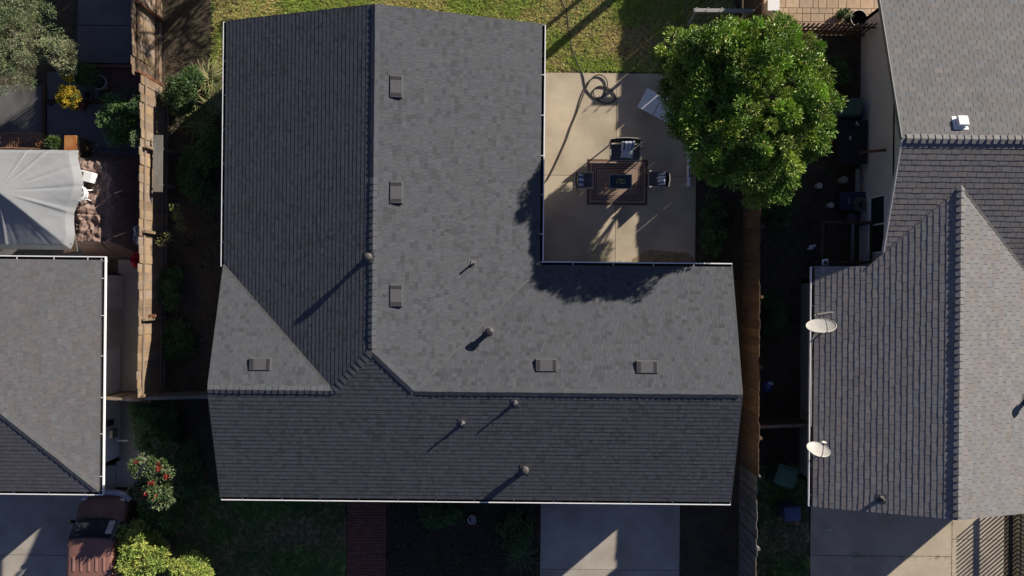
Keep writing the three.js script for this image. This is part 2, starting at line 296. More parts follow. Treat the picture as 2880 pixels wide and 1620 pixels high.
{ // paved yard beyond the north-east fence
  const o = new THREE.Group(); o.name = 'paved_yard'; o.userData = { kind: 'structure' }; scene.add(o);
  raw('paving_bed', metreUV(flat(9.0, 13.4, -15, -9.42, 0.008)), M.soil, o);
  const mats = [[0.55, 0.40, 0.27], [0.50, 0.37, 0.25], [0.59, 0.44, 0.30], [0.47, 0.36, 0.26]].map((c) => std(c, 0.93, { map: tDirt }));
  let z = -9.5;
  while (z > -12.4) { const d = pick([0.2, 0.3, 0.36]); let x = 9.05; while (x < 13.2) { const w = pick([0.2, 0.3, 0.42, 0.5]); const m = raw('paver', merge(rb(w - 0.014, 0.05, d - 0.014, 0.008, 0, 0, 0, 0, 0, 0, 1)), pick(mats), o); m.position.set(x + w / 2, 0.02 + rnd(-0.003, 0.003), z - d / 2); m.rotation.set(rnd(-0.012, 0.012), 0, rnd(-0.012, 0.012)); x += w; } z -= d; }
}

// ------------------------------------------------------------------ roofs
function clipConvex(poly, cl) { // both arrays of [x,z]; cl convex
  let area = 0; for (let i = 0; i < cl.length; i++) { const [a, b] = cl[i], [c, d] = cl[(i + 1) % cl.length]; area += a * d - c * b; }
  const sg = area > 0 ? 1 : -1;
  for (let i = 0; i < cl.length && poly.length; i++) {
    const A = cl[i], B = cl[(i + 1) % cl.length], out = [], side = (p) => sg * ((B[0] - A[0]) * (p[1] - A[1]) - (B[1] - A[1]) * (p[0] - A[0]));
    for (let k = 0; k < poly.length; k++) {
      const p = poly[k], q = poly[(k + 1) % poly.length], sp = side(p), sq = side(q);
      if (sp >= 0) out.push(p);
      if ((sp > 0 && sq < 0) || (sp < 0 && sq > 0)) { const t = sp / (sp - sq); out.push([p[0] + (q[0] - p[0]) * t, p[1] + (q[1] - p[1]) * t]); }
    }
    poly = out;
  }
  return poly;
}
const polyArea = (p) => { let a = 0; for (let i = 0; i < p.length; i++) { const [x, z] = p[i], [u, w] = p[(i + 1) % p.length]; a += x * w - u * z; } return Math.abs(a) / 2; };
// plane: { D:[dx,dz] downslope, d0, y0, p }  ->  y = y0 - p * (x*dx + z*dz - d0)
const planeY = (pl, x, z) => pl.y0 - pl.p * (x * pl.D[0] + z * pl.D[1] - pl.d0);
function deckGeo(pl, poly, th, drop = 0) {
  const s = new Soup(), n = poly.length, T = poly.map(([x, z]) => [x, planeY(pl, x, z) - drop, z]), B = poly.map(([x, z]) => [x, planeY(pl, x, z) - th, z]), U = poly.map(([x, z]) => [x, z]);
  let ar = 0; for (let i = 0; i < n; i++) { const [a, b] = poly[i], [c, d] = poly[(i + 1) % n]; ar += a * d - c * b; } const fl = ar > 0;
  for (let i = 1; i < n - 1; i++) { if (fl) { s.tri(T[0], T[i + 1], T[i], U[0], U[i + 1], U[i]); s.tri(B[0], B[i], B[i + 1], U[0], U[i], U[i + 1]); } else { s.tri(T[0], T[i], T[i + 1], U[0], U[i], U[i + 1]); s.tri(B[0], B[i + 1], B[i], U[0], U[i + 1], U[i]); } }
  for (let i = 0; i < n; i++) { const j = (i + 1) % n; if (fl) s.quad(T[i], T[j], B[j], B[i], U[i], U[j], U[j], U[i]); else s.quad(T[j], T[i], B[i], B[j], U[j], U[i], U[i], U[j]); }
  return s.geo();
}
// lays courses of shingles on a plane; returns [{tris, area}]
function layShingles(pl, polys, st, seed) {
  const r = rngOf(seed), D = pl.D, Uv = [-D[1], D[0]], cs = 1 / Math.hypot(1, pl.p), e = st.exposure * cs, out = [];
  let u0 = 1e9, u1 = -1e9, dm = -1e9, dn = 1e9;
  for (const poly of polys) for (const [x, z] of poly) { const u = x * Uv[0] + z * Uv[1], d = x * D[0] + z * D[1]; u0 = Math.min(u0, u); u1 = Math.max(u1, u); dm = Math.max(dm, d); dn = Math.min(dn, d); }
  const rows = Math.ceil((dm - dn) / e);
  for (let k = 0; k < rows; k++) {
    const dB = dm - k * e + (r() - 0.5) * st.jitter, dT = dm - (k + 1) * e - 0.018;
    let u = u0 - r() * st.w[1]; if (st.fixed) u = u0 - ((k % 2) * 0.5 + (k % 3) * 0.06) * st.w[0] - 0.3;
    while (u < u1) {
      const w = st.fixed ? st.w[0] + (r() - 0.5) * 0.012 : st.w[0] + (st.w[1] - st.w[0]) * r(), t = st.thick[0] + (st.thick[1] - st.thick[0]) * (r() < st.high ? 0.7 + 0.3 * r() : 0.25 * r());
      const bow = (r() - 0.5) * st.jitter, tone = st.tone(r, k);
      const q = [[u + st.gap / 2, dB + bow], [u + w - st.gap / 2, dB + bow + (r() - 0.5) * st.jitter * 0.6], [u + w - st.gap / 2, dT], [u + st.gap / 2, dT]].map(([a, d]) => [a * Uv[0] + d * D[0], a * Uv[1] + d * D[1]]);
      for (const poly of polys) {
        const c = clipConvex(q, poly); if (c.length < 3) continue; const ar = polyArea(c); if (ar < 0.0006) continue;
        out.push({ c, ar, dB, len: dB - dT, t, tone, pl, off: [r() * 3, r() * 3] });
      }
      u += w;
    }
  }
  return out;
}
function shingleTris(s, sh) {
  const { c, pl, t, dB, len, tone, off } = sh, n = c.length;
  const H = ([x, z]) => { const d = x * pl.D[0] + z * pl.D[1], f = Math.min(1, Math.max(0, (dB - d) / len)); return planeY(pl, x, z) + 0.003 + t * (1 - f) + 0.0004; };
  const T = c.map((q) => [q[0], H(q), q[1]]), B = c.map((q) => [q[0], planeY(pl, q[0], q[1]) + 0.0005, q[1]]), U = c.map((q) => [q[0] + off[0], q[1] + off[1]]);
  let ar = 0; for (let i = 0; i < n; i++) { const [a, b] = c[i], [e, d] = c[(i + 1) % n]; ar += a * d - e * b; } const fl = ar > 0;
  for (let i = 1; i < n - 1; i++) fl ? s.tri(T[0], T[i + 1], T[i], U[0], U[i + 1], U[i], tone) : s.tri(T[0], T[i], T[i + 1], U[0], U[i], U[i + 1], tone);
  for (let i = 0; i < n; i++) { const j = (i + 1) % n; fl ? s.quad(T[i], T[j], B[j], B[i], U[i], U[j], U[j], U[i], tone) : s.quad(T[j], T[i], B[i], B[j], U[j], U[i], U[i], U[j], tone); }
}
function shingleRoof(roof, list) { // the 300 that show largest are parts of their own, the rest one part
  const vis = (s) => { const [x, z] = s.c[0], y = planeY(s.pl, x, z); const k = FOCAL / (CAM_H - y); const inF = Math.abs(x) * k < 1420 && Math.abs(z) * k < 790; return inF ? s.ar * k * k : 0; };
  list.forEach((s) => { s.px = vis(s); }); list.sort((a, b) => b.px - a.px);
  list.slice(0, 300).forEach((s) => { const q = new Soup(); shingleTris(q, s); raw('shingle', q.geo(), M.shingle, roof); });
  const q = new Soup(); list.slice(300).forEach((s) => shingleTris(q, s)); const m = raw('shingles', q.geo(), M.shingle, roof); m.userData = { kind: 'stuff' };
}
// caps over a ridge or hip from a to b (points on the crest); the butt of each cap points towards b
function ridgeCaps(roof, a, b, pa, pb, st) {
  const d = b.clone().sub(a), L = d.length(), dir = d.clone().normalize(), n = Math.floor(L / st.step), sideV = V(-dir.z, 0, dir.x).normalize();
  for (let k = 0; k < n; k++) {
    const s = new Soup(), l0 = Math.max(0, k * st.step - 0.06), l1 = (k + 1) * st.step, tone = st.tone(R, k), j = rnd(-0.006, 0.006), w = st.half + rnd(-0.008, 0.008);
    const at3 = (l, side, lift) => { const c = a.clone().addScaledVector(dir, l); const q = c.clone().addScaledVector(sideV, side * w + j); if (side) { q.y = planeY(side > 0 ? pa : pb, q.x, q.z); } q.y += lift; return [q.x, q.y, q.z]; };
    const h0 = st.base, h1 = st.base + st.thick + rnd(-0.003, 0.003);
    const A = [at3(l0, -1, h0), at3(l0, 0, h0 + 0.006), at3(l0, 1, h0)], B = [at3(l1, -1, h1), at3(l1, 0, h1 + 0.006), at3(l1, 1, h1)], C = [at3(l1, -1, 0), at3(l1, 0, 0), at3(l1, 1, 0)], Z = [at3(l0, -1, 0), at3(l0, 0, 0), at3(l0, 1, 0)];
    const uv = [[0, 0], [0.13, 0], [0.26, 0], [0, 0.25], [0.13, 0.25], [0.26, 0.25]].map(([x, y]) => [x + k * 0.37, y + k * 0.71]);
    s.quad(A[0], A[1], B[1], B[0], uv[0], uv[1], uv[4], uv[3], tone); s.quad(A[1], A[2], B[2], B[1], uv[1], uv[2], uv[5], uv[4], tone);
    s.quad(B[0], B[1], C[1], C[0], uv[3], uv[4], uv[4], uv[3], tone); s.quad(B[1], B[2], C[2], C[1], uv[4], uv[5], uv[5], uv[4], tone);
    s.quad(Z[0], A[0], B[0], C[0], uv[0], uv[0], uv[3], uv[3], tone); s.quad(A[2], Z[2], C[2], B[2], uv[2], uv[2], uv[5], uv[5], tone);
    raw('ridge_cap', s.geo(), M.shingle, roof);
  }
}
// open gutter from a to b (shingle edge, eave height), out = outward plan direction
function gutter(house, a, b, out, hangers, mat = M.gutter) {
  const ang = Math.atan2(out[0], out[1]), L = a.distanceTo(b), c = a.clone().add(b).multiplyScalar(0.5), W = 0.115, y = a.y - 0.045;
  const loc = (g) => { g.rotateY(ang); g.translate(c.x, y, c.z); return g; };
  const g = mesh('gutter', [loc(bx(L, 0.10, 0.006, 0, -0.05, W)), loc(rb(L, 0.014, 0.036, 0.005, 0, 0.004, W - 0.012, 0, 0, 0, 1)), loc(bx(L, 0.006, W, 0, -0.10, W / 2)), loc(bx(0.006, 0.1, W, -L / 2 + 0.003, -0.05, W / 2)), loc(bx(0.006, 0.1, W, L / 2 - 0.003, -0.05, W / 2))], mat, house);
  mesh('gutter_litter_shade', [loc(bx(L - 0.02, 0.02, W - 0.012, 0, -0.085, W / 2 - 0.002))], M.litterShade, g);  // dark debris strip with the shade of the trough put into its colour
  for (const t of hangers) mesh('hanger', [loc(rb(0.024, 0.006, W + 0.03, 0.002, (t - 0.5) * L, 0.008, W / 2 - 0.02, 0, 0, 0, 1))], mat, g);
  const f = mesh('fascia', [loc(bx(L, 0.15, 0.02, 0, -0.09, -0.032))], M.trimWhite, house); f.name = 'fascia';
  return g;
}
const even = (n, j = 0.012) => { const o = []; for (let i = 1; i <= n; i++) o.push((i - 0.5) / n + rnd(-j, j)); return o; };
// frame on a slope: local x = downslope, y = normal, z = along
function slopeGroup(name, pl, x, z, parent, lift = 0.006) {
  const o = new THREE.Group(); o.name = name; parent.add(o);
  const X = V(pl.D[0], -pl.p, pl.D[1]).normalize(), Y = V(pl.p * pl.D[0], 1, pl.p * pl.D[1]).normalize(), Z = X.clone().cross(Y);
  M4.makeBasis(X, Y, Z); o.quaternion.setFromRotationMatrix(M4); o.position.set(x, planeY(pl, x, z) + lift, z); return o;
}
function boxVent(house, pl, u, v) {
  const h = planeY(pl, ...at(u, v, 3.6)) + 0.1, [x, z] = at(u, v, h), o = slopeGroup('roof_vent', pl, x, z, house);
  mesh('flange', bx(0.44, 0.006, 0.74, 0.0, 0.012, 0), M.vent, o);
  const s = new THREE.Shape(); s.moveTo(-0.19, 0.0); s.lineTo(-0.19, 0.018); s.lineTo(0.16, 0.072); s.lineTo(0.19, 0.066); s.lineTo(0.19, 0.0);
  mesh('hood', new THREE.ExtrudeGeometry(s, { depth: 0.66, bevelEnabled: true, bevelSize: 0.008, bevelThickness: 0.008, bevelSegments: 2 }).translate(0, 0.014, -0.33), M.vent, o);
  for (const k of [-1, 1]) mesh('louvre', bx(0.33, 0.006, 0.10, -0.015, 0.0695, k * 0.255, 0, 0, Math.atan2(0.054, 0.35)), M.ventDark, o);
  mesh('front_lip', rb(0.010, 0.010, 0.68, 0.004, 0.192, 0.083, 0), M.vent, o);
}
function pipeVent(house, pl, u, v, h, r, cap, mat = M.capGrey) {
  const y0 = planeY(pl, ...at(u, v, 3.6)), [x, z] = at(u, v, y0 + h), y = planeY(pl, x, z), o = new THREE.Group(); o.name = 'vent_pipe'; o.position.set(x, y, z); house.add(o);
  mesh('pipe', cy(r, r, h + 0.1, 0, h / 2 - 0.05, 0), M.steelDull, o);
  const f = slopeGroup('flashing', pl, 0, 0, o, 0); f.position.set(0, 0.008, 0); mesh('flashing_plate', [rb(r * 2 + 0.24, 0.006, r * 2 + 0.2, 0.002, 0, 0.006, 0), put(lathe([[r + 0.07, 0], [r + 0.035, 0.03], [r + 0.006, 0.10]], 20), 0, 0.006, 0)], M.vent, f);
  if (cap) { mesh('cap', [put(lathe([[0.001, 0.055], [cap * 0.5, 0.05], [cap * 0.94, 0.028], [cap, 0.0], [cap, -0.03], [cap * 0.9, -0.032]], 24), 0, h, 0)], mat, o); mesh('collar', [cy(r * 1.5, r * 1.5, 0.05, 0, h - 0.08, 0)], mat, o); }
  else mesh('rim', put(new THREE.TorusGeometry(r, 0.008, 6, 18).rotateX(Math.PI / 2), 0, h, 0), M.steel, o);
  mesh('bore', cy(r * 0.85, r * 0.85, 0.004, 0, h + (cap ? -0.03 : 0.003), 0), M.black, o);
}
const tri = (r) => (r() + r() + r()) / 1.5 - 1;
const hue = (k, r, a) => { const t = (r() - 0.5) * a, q = (r() - 0.5) * a; return [k * (0.985 + t), k * (1 + q * 0.5), k * (1.055 - t + q * 0.4)]; };
function walls(house, rings, mat, th = 0.14) { // rings: [x0,z0,x1,z1,height]
  for (const [x0, z0, x1, z1, h] of rings) { const L = Math.hypot(x1 - x0, z1 - z0), g = bx(L + th, h, th, (x0 + x1) / 2, h / 2, (z0 + z1) / 2, -Math.atan2(z1 - z0, x1 - x0)); mesh('wall', g, mat, house); }
}
function gableWall(house, axis, c, a0, a1, peak, y0, y1, mat, th = 0.14) { // triangle from a0..a1 along the other axis, plane at c
  const s = new THREE.Shape(); s.moveTo(a0, y0); s.lineTo(a1, y0); s.lineTo(peak, y1); const g = new THREE.ExtrudeGeometry(s, { depth: th, bevelEnabled: false });
  if (axis === 'z') g.translate(0, 0, c - th / 2); else { g.rotateY(-Math.PI / 2); g.translate(c + th / 2, 0, 0); }
  mesh('gable', g, mat, house);
}

// ---- main house: north wing and cross wing under one shingle roof
const P = 0.34;
const MR = { W: { D: [-1, 0], d0: 4.34, y0: 4.388, p: P }, E: { D: [1, 0], d0: -4.34, y0: 4.388, p: P }, S: { D: [0, 1], d0: 3.3, y0: 3.95, p: P }, N: { D: [0, -1], d0: -3.3, y0: 3.95, p: P } };
{
  const house = thing('main_house', 'large house with T-shaped charcoal shingle roof in the middle', 'house');
  const polys = {
    W: [[[-9.6, -8.78], [-4.34, -8.78], [-4.34, 2.012], [-5.628, 3.3], [-9.6, -0.672]]],
    E: [[[-4.34, -8.78], [0.92, -8.78], [0.92, -0.672], [-3.052, 3.3], [-4.34, 2.012]]],
    N: [[[-3.052, 3.3], [1.028, -0.78], [7.32, -0.78], [7.32, 3.3]], [[-9.6, -0.672], [-5.628, 3.3], [-9.6, 3.3]]],
    S: [[[-9.6, 3.3], [7.32, 3.3], [7.32, 7.03], [-9.6, 7.03]], [[-5.628, 3.3], [-4.34, 2.012], [-3.052, 3.3]]],
  };
  const decks = []; for (const k of 'WENS') for (const q of polys[k]) decks.push(deckGeo(MR[k], q, 0.11));
  const roof = mesh('roof', decks, M.deck, house, true);
  const st = { exposure: 0.142, w: [0.08, 0.20], thick: [0.0058, 0.0078], high: 0.5, gap: 0.004, jitter: 0.005, tone: (r) => { const c = hue(0.083 * (1 + 0.15 * tri(r) - (r() < 0.16 ? 0.22 : 0)), r, 0.06); return [c[0] * 0.965, c[1] * 1.0, c[2] * 1.065]; } };
  const list = [], valleyCut = 0.035;
  // shingles stop short of the valley metal
  const P2 = JSON.parse(JSON.stringify(polys));
  const c = valleyCut; P2.W[0][3] = [-5.628, 3.3 - 1.5 * c]; P2.W[0][4] = [-9.6, -0.672 - 1.5 * c]; P2.N[1][0] = [-9.6, -0.672 + 1.5 * c]; P2.N[1][1] = [-5.628 - 1.5 * c, 3.3];
  P2.E[0][2] = [0.92, -0.672 - c]; P2.E[0][3] = [-3.052, 3.3 - c]; P2.N[0] = [[-3.052 + c, 3.3], [1.028 + c, -0.78], [7.32, -0.78], [7.32, 3.3]];
  let sd = 900; for (const k of 'WENS') list.push(...layShingles(MR[k], P2[k], st, sd++));
  shingleRoof(roof, list);
  const cap = { step: 0.205, half: 0.125, base: 0.012, thick: 0.017, tone: (r) => { const c = hue(0.082 * (1 + 0.14 * tri(r)), r, 0.08); return [c[0] * 0.965, c[1] * 1.0, c[2] * 1.065]; } };
  const K = (x, y, z) => V(x, y, z), pk = K(-4.34, 4.388, 2.012);
  ridgeCaps(roof, K(-4.34, 4.388, -3.4), K(-4.34, 4.388, -8.78), MR.E, MR.W, cap);
  ridgeCaps(roof, K(-4.34, 4.388, -3.4), pk, MR.W, MR.E, cap);
  ridgeCaps(roof, pk, K(-5.628, 3.95, 3.3), MR.W, MR.S, cap); ridgeCaps(roof, pk, K(-3.052, 3.95, 3.3), MR.S, MR.E, cap);
  ridgeCaps(roof, K(-5.5, 3.95, 3.3), K(-9.6, 3.95, 3.3), MR.N, MR.S, cap);
  ridgeCaps(roof, K(-3.052, 3.95, 3.3), K(7.32, 3.95, 3.3), MR.S, MR.N, cap);
  mesh('valley_flashing', [bar(V(-5.65, 3.955, 3.28), V(-9.6, 2.612, -0.672), 0.07, 0.012)], M.steelDull, roof);
  mesh('valley_flashing', [bar(V(-3.03, 3.955, 3.28), V(0.92, 2.612, -0.672), 0.05, 0.012)], M.vent, roof);
  const drip = (a, b) => mesh('rake_trim', bar(a, b, 0.022, 0.13), M.trimDark, roof);
  for (const [x, pl] of [[-9.612, 'W']]) { drip(V(x, 3.95 - 0.06, 3.3), V(x, 2.68 - 0.06, 7.03)); drip(V(x, 3.95 - 0.06, 3.3), V(x, 2.6 - 0.06, -0.67)); }
  drip(V(7.332, 3.89, 3.3), V(7.332, 2.622, 7.03)); drip(V(7.332, 3.89, 3.3), V(7.332, 2.503, -0.78));
  drip(V(-4.34, 4.328, -8.792), V(-9.6, 2.54, -8.792)); drip(V(-4.34, 4.328, -8.792), V(0.92, 2.54, -8.792));
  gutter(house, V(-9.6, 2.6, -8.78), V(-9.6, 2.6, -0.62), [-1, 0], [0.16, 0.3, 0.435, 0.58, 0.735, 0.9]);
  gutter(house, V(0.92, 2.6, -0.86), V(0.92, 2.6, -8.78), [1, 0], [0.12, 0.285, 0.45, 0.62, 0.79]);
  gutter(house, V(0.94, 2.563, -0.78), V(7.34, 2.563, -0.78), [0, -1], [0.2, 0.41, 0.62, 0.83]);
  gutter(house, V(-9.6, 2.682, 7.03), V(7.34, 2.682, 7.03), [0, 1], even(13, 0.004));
  walls(house, [[-9.1, -8.3, -9.1, 6.04, 2.6], [-9.1, -8.3, 0.42, -8.3, 2.6], [0.42, -8.3, 0.42, -0.28, 2.6], [0.42, -0.28, 6.88, -0.28, 2.58], [6.88, -0.28, 6.88, 6.04, 2.6], [-9.1, 6.04, 6.88, 6.04, 2.85]], M.stuccoTan);
  gableWall(house, 'z', -8.3, -9.1, 0.42, -4.34, 2.55, 4.22, M.stuccoTan); gableWall(house, 'x', 6.88, -0.28, 6.6, 3.3, 2.55, 3.78, M.stuccoTan); gableWall(house, 'x', -9.1, -0.2, 6.6, 3.3, 2.55, 3.78, M.stuccoTan);
  for (const [u, v] of [[1113, 241], [1113, 540], [1113, 831]]) boxVent(house, MR.E, u, v);
  boxVent(house, MR.N, 730, 1025); boxVent(house, MR.N, 1537, 1028); boxVent(house, MR.N, 1821, 1033);
  pipeVent(house, MR.W, 1035, 722, 0.30, 0.06, 0.115); pipeVent(house, MR.E, 1328, 740, 0.33, 0.03, 0); pipeVent(house, MR.N, 1375, 935, 0.47, 0.085, 0.14, M.capBlack);
  pipeVent(house, MR.S, 1449, 1135, 0.22, 0.032, 0); pipeVent(house, MR.S, 1300, 1192, 0.21, 0.032, 0); pipeVent(house, MR.S, 1477, 1325, 0.23, 0.065, 0.12);
}
// ---- east neighbour
const RR = { W1: { D: [-1, 0], d0: -14.19, y0: 3.92, p: P }, E1: { D: [1, 0], d0: 14.19, y0: 3.92, p: P }, S2: { D: [0, 1], d0: -4.77, y0: 4.4, p: P }, N2: { D: [0, -1], d0: 4.77, y0: 4.4, p: P } };
{
  const house = thing('east_house', 'house with weathered brown-grey shingle roof and two satellite dishes on the right', 'house');
  const polys = {
    W1: [[[10.1, -0.81], [14.19, -0.81], [14.19, 7.2], [10.1, 7.2]], [[11.64, -0.81], [14.19, -3.36], [14.19, -0.81]]],
    E1: [[[14.19, -3.36], [18.28, 0.73], [18.28, 7.2], [14.19, 7.2]]],
    S2: [[[12.1, -4.77], [14.19, -4.77], [14.19, -3.36], [12.1, -1.27]], [[14.19, -4.77], [21, -4.77], [21, 0.73], [18.28, 0.73], [14.19, -3.36]]],
    N2: [[[12.1, -4.77], [21, -4.77], [21, -10.4], [12.1, -10.4]]],
  };
  const decks = []; for (const k in polys) for (const q of polys[k]) decks.push(deckGeo(RR[k], q, 0.11));
  const roof = mesh('roof', decks, M.deck, house, true);
  const mk = (base, warm) => ({ exposure: 0.178, w: [0.305, 0.305], fixed: true, thick: [0.0075, 0.0105], high: 0.5, gap: 0.012, jitter: 0.016, tone: (r) => { const c = hue(base * (1 + 0.15 * tri(r)), r, 0.10); return [c[0] * (1 + warm), c[1], c[2] * (1 - warm)]; } });
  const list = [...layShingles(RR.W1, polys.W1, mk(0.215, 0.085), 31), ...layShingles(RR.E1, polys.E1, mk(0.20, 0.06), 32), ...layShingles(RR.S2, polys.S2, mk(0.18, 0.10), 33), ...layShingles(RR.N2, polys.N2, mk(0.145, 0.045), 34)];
  shingleRoof(roof, list);
  const cap = { step: 0.225, half: 0.14, base: 0.014, thick: 0.03, tone: (r) => { const c = hue(0.18 * (1 + 0.15 * tri(r)), r, 0.08); return [c[0] * 1.05, c[1], c[2] * 0.95]; } };
  ridgeCaps(roof, V(14.19, 3.92, -3.45), V(14.19, 3.92, 7.2), RR.W1, RR.E1, cap);
  ridgeCaps(roof, V(21, 4.4, -4.77), V(12.1, 4.4, -4.77), RR.N2, RR.S2, cap);
  mesh('valley_flashing', [bar(V(14.16, 3.925, -3.33), V(11.6, 3.055, -0.77), 0.035, 0.02)], M.steelDull, roof);
  mesh('valley_flashing', [bar(V(14.22, 3.925, -3.33), V(18.28, 2.54, 0.73), 0.06, 0.02)], M.steelDull, roof);
  mesh('rake_trim', bar(V(12.088, 4.33, -4.77), V(12.088, 3.14, -1.27), 0.03, 0.16), M.trimWhite, roof); mesh('rake_trim', bar(V(12.088, 4.33, -4.77), V(12.088, 2.42, -10.4), 0.03, 0.16), M.trimGrey, roof);
  mesh('rake_trim', bar(V(10.1, 2.46, 7.212), V(14.19, 3.85, 7.212), 0.022, 0.14), M.trimGrey, roof); mesh('rake_trim', bar(V(18.28, 2.46, 7.212), V(14.19, 3.85, 7.212), 0.022, 0.14), M.trimGrey, roof);
  mesh('rake_trim', bar(V(10.1, 2.46, -0.822), V(11.64, 2.98, -0.822), 0.02, 0.12), M.trimGrey, roof);
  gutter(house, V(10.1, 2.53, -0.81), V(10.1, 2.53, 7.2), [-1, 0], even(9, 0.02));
  walls(house, [[10.6, -0.35, 10.6, 6.7, 2.6]], M.stuccoGreen);
  walls(house, [[10.6, -0.35, 12.7, -0.35, 2.6], [12.7, -9.8, 12.7, -0.35, 2.72], [12.7, -9.8, 20.5, -9.8, 2.6], [10.6, 6.7, 17.8, 6.7, 2.6], [17.8, 0.3, 17.8, 6.7, 2.6], [20.5, -9.8, 20.5, 0.3, 2.7], [17.8, 0.3, 20.5, 0.3, 2.6]], M.stucco);
  gableWall(house, 'x', 12.7, -9.8, -0.35, -4.77, 2.6, 4.26, M.stucco); gableWall(house, 'z', 6.7, 10.6, 17.8, 14.19, 2.55, 3.78, M.stucco);
  { // tall window of two lights in the side wall
    const w = new THREE.Group(); w.name = 'window'; house.add(w); const x = 12.62, z0 = -3.3, z1 = -1.35, y0 = 0.95, y1 = 2.1;
    mesh('frame', [bx(0.05, 0.06, z1 - z0, x, y0, (z0 + z1) / 2), bx(0.05, 0.06, z1 - z0, x, y1, (z0 + z1) / 2), bx(0.05, y1 - y0, 0.06, x, (y0 + y1) / 2, z0), bx(0.05, y1 - y0, 0.06, x, (y0 + y1) / 2, z1), bx(0.045, y1 - y0 - 0.06, 0.05, x, (y0 + y1) / 2, (z0 + z1) / 2)], M.white, w);
    const zm = (z0 + z1) / 2; mesh('pane', bx(0.012, y1 - y0 - 0.07, zm - z0 - 0.06, x + 0.012, (y0 + y1) / 2, (z0 + zm) / 2), M.glass, w); mesh('pane', bx(0.012, y1 - y0 - 0.07, z1 - zm - 0.06, x + 0.012, (y0 + y1) / 2, (z1 + zm) / 2), M.glass, w);
    mesh('sill', rb(0.09, 0.04, z1 - z0 + 0.14, 0.01, x - 0.02, y0 - 0.05, zm), M.trimWhite, w);
  }
  mesh('wall_beam', bar(V(11.75, 2.0, -4.72), V(12.62, 2.12, -4.8), 0.09, 0.09), M.woodRed, house);
  for (const [z, y] of [[1.1, 1.0], [4.4, 1.0]]) mesh('wall_slot', bx(0.02, 0.5, 0.06, 10.525, y, z), M.blackMatte, house);
  // pipe vent, its flat white companion on the north slope, and one on the far slope
  pipeVent(house, RR.W1, 2483, 1405, 0.17, 0.035, 0.055);
  pipeVent(house, RR.E1, 2912, 1128, 0.42, 0.09, 0.14);
  const [vx, vz] = at(2702, 347, 4.2), o = slopeGroup('roof_vent', RR.N2, vx, vz, house); mesh('flange', rb(0.46, 0.008, 0.46, 0.003, 0, 0.012, -0.04), M.white, o); mesh('hood', rb(0.34, 0.13, 0.33, 0.035, 0.02, 0.10, 0.0), M.white, o);
}
// ---- west neighbour: hipped roof
{
  const house = thing('west_house', 'house with pale grey hipped shingle roof at the left edge', 'house');
  const yE = 2.53, xE = -13.71, zN = -0.80, zS = 6.95, hs = (zS - zN) / 2, zr = (zN + zS) / 2, xr = xE - hs, yr = yE + P * hs;
  const L = { E: { D: [1, 0], d0: xr, y0: yr, p: P }, N: { D: [0, -1], d0: -zr, y0: yr, p: P }, S: { D: [0, 1], d0: zr, y0: yr, p: P } }, xw = -24;
  const polys = { E: [[[xE, zN], [xE, zS], [xr, zr]]], N: [[[xE, zN], [xr, zr], [xw, zr], [xw, zN]]], S: [[[xE, zS], [xr, zr], [xw, zr], [xw, zS]]] };
  const decks = []; for (const k in polys) for (const q of polys[k]) decks.push(deckGeo(L[k], q, 0.11));
  const roof = mesh('roof', decks, M.deck, house, true);
  const st = { exposure: 0.142, w: [0.14, 0.30], thick: [0.004, 0.006], high: 0.5, gap: 0.005, jitter: 0.005, tone: (r) => { const c = hue(0.112 * (1 + 0.15 * tri(r)), r, 0.09); return [c[0] * 1.03, c[1] * 0.98, c[2]]; } };
  const list = []; let sd = 70; for (const k in polys) list.push(...layShingles(L[k], polys[k], st, sd++)); shingleRoof(roof, list);
  const cap = { step: 0.21, half: 0.12, base: 0.010, thick: 0.013, tone: (r) => hue(0.108 * (1 + 0.16 * tri(r)), r, 0.08) };
  ridgeCaps(roof, V(xr, yr, zr), V(xE, yE, zS), L.S, L.E, cap); ridgeCaps(roof, V(xr, yr, zr), V(xE, yE, zN), L.E, L.N, { ...cap, thick: 0.008 });
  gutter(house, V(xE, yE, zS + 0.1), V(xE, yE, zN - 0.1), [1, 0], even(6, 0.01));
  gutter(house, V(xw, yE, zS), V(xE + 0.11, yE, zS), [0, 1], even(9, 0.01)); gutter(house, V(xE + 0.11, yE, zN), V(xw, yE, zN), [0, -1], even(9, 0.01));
  walls(house, [[-14.3, -0.3, -14.3, 6.35, 2.6], [-24, -0.3, -14.3, -0.3, 2.6], [-24, 6.35, -14.3, 6.35, 2.6], [-24, -0.3, -24, 6.35, 2.6]], M.stuccoWhite);
  mesh('wall_panel', rb(0.05, 2.0, 1.2, 0.01, -14.2, 1.0, 0.28), M.trimWhite, house); mesh('wall_panel', rb(0.04, 1.9, 1.35, 0.01, -14.205, 0.98, 1.62), M.whiteDirty, house);
  mesh('meter_box', rb(0.16, 0.42, 0.3, 0.02, -14.12, 0.75, 5.3), M.steelDull, house); mesh('meter_box', rb(0.12, 0.5, 0.2, 0.02, -14.15, 1.0, 4.9), M.blackMatte, house); mesh('wall_pipe', rod(V(-14.1, 0.45, 5.62), V(-13.75, 0.45, 5.62), 0.03), M.white, house);
}

// ------------------------------------------------------------------ fences
function boardGeo(w, h, th, ear, off) {
  const s = new THREE.Shape(); s.moveTo(-w / 2, 0); s.lineTo(w / 2, 0); s.lineTo(w / 2, h - ear); s.quadraticCurveTo(w / 2, h, w / 2 - ear, h); s.lineTo(-w / 2 + ear, h); s.quadraticCurveTo(-w / 2, h, -w / 2, h - ear);
  return shiftUV(merge(new THREE.ExtrudeGeometry(s, { depth: th, bevelEnabled: false, curveSegments: 3 }).translate(0, 0, -th / 2)), off[0], off[1]);
}
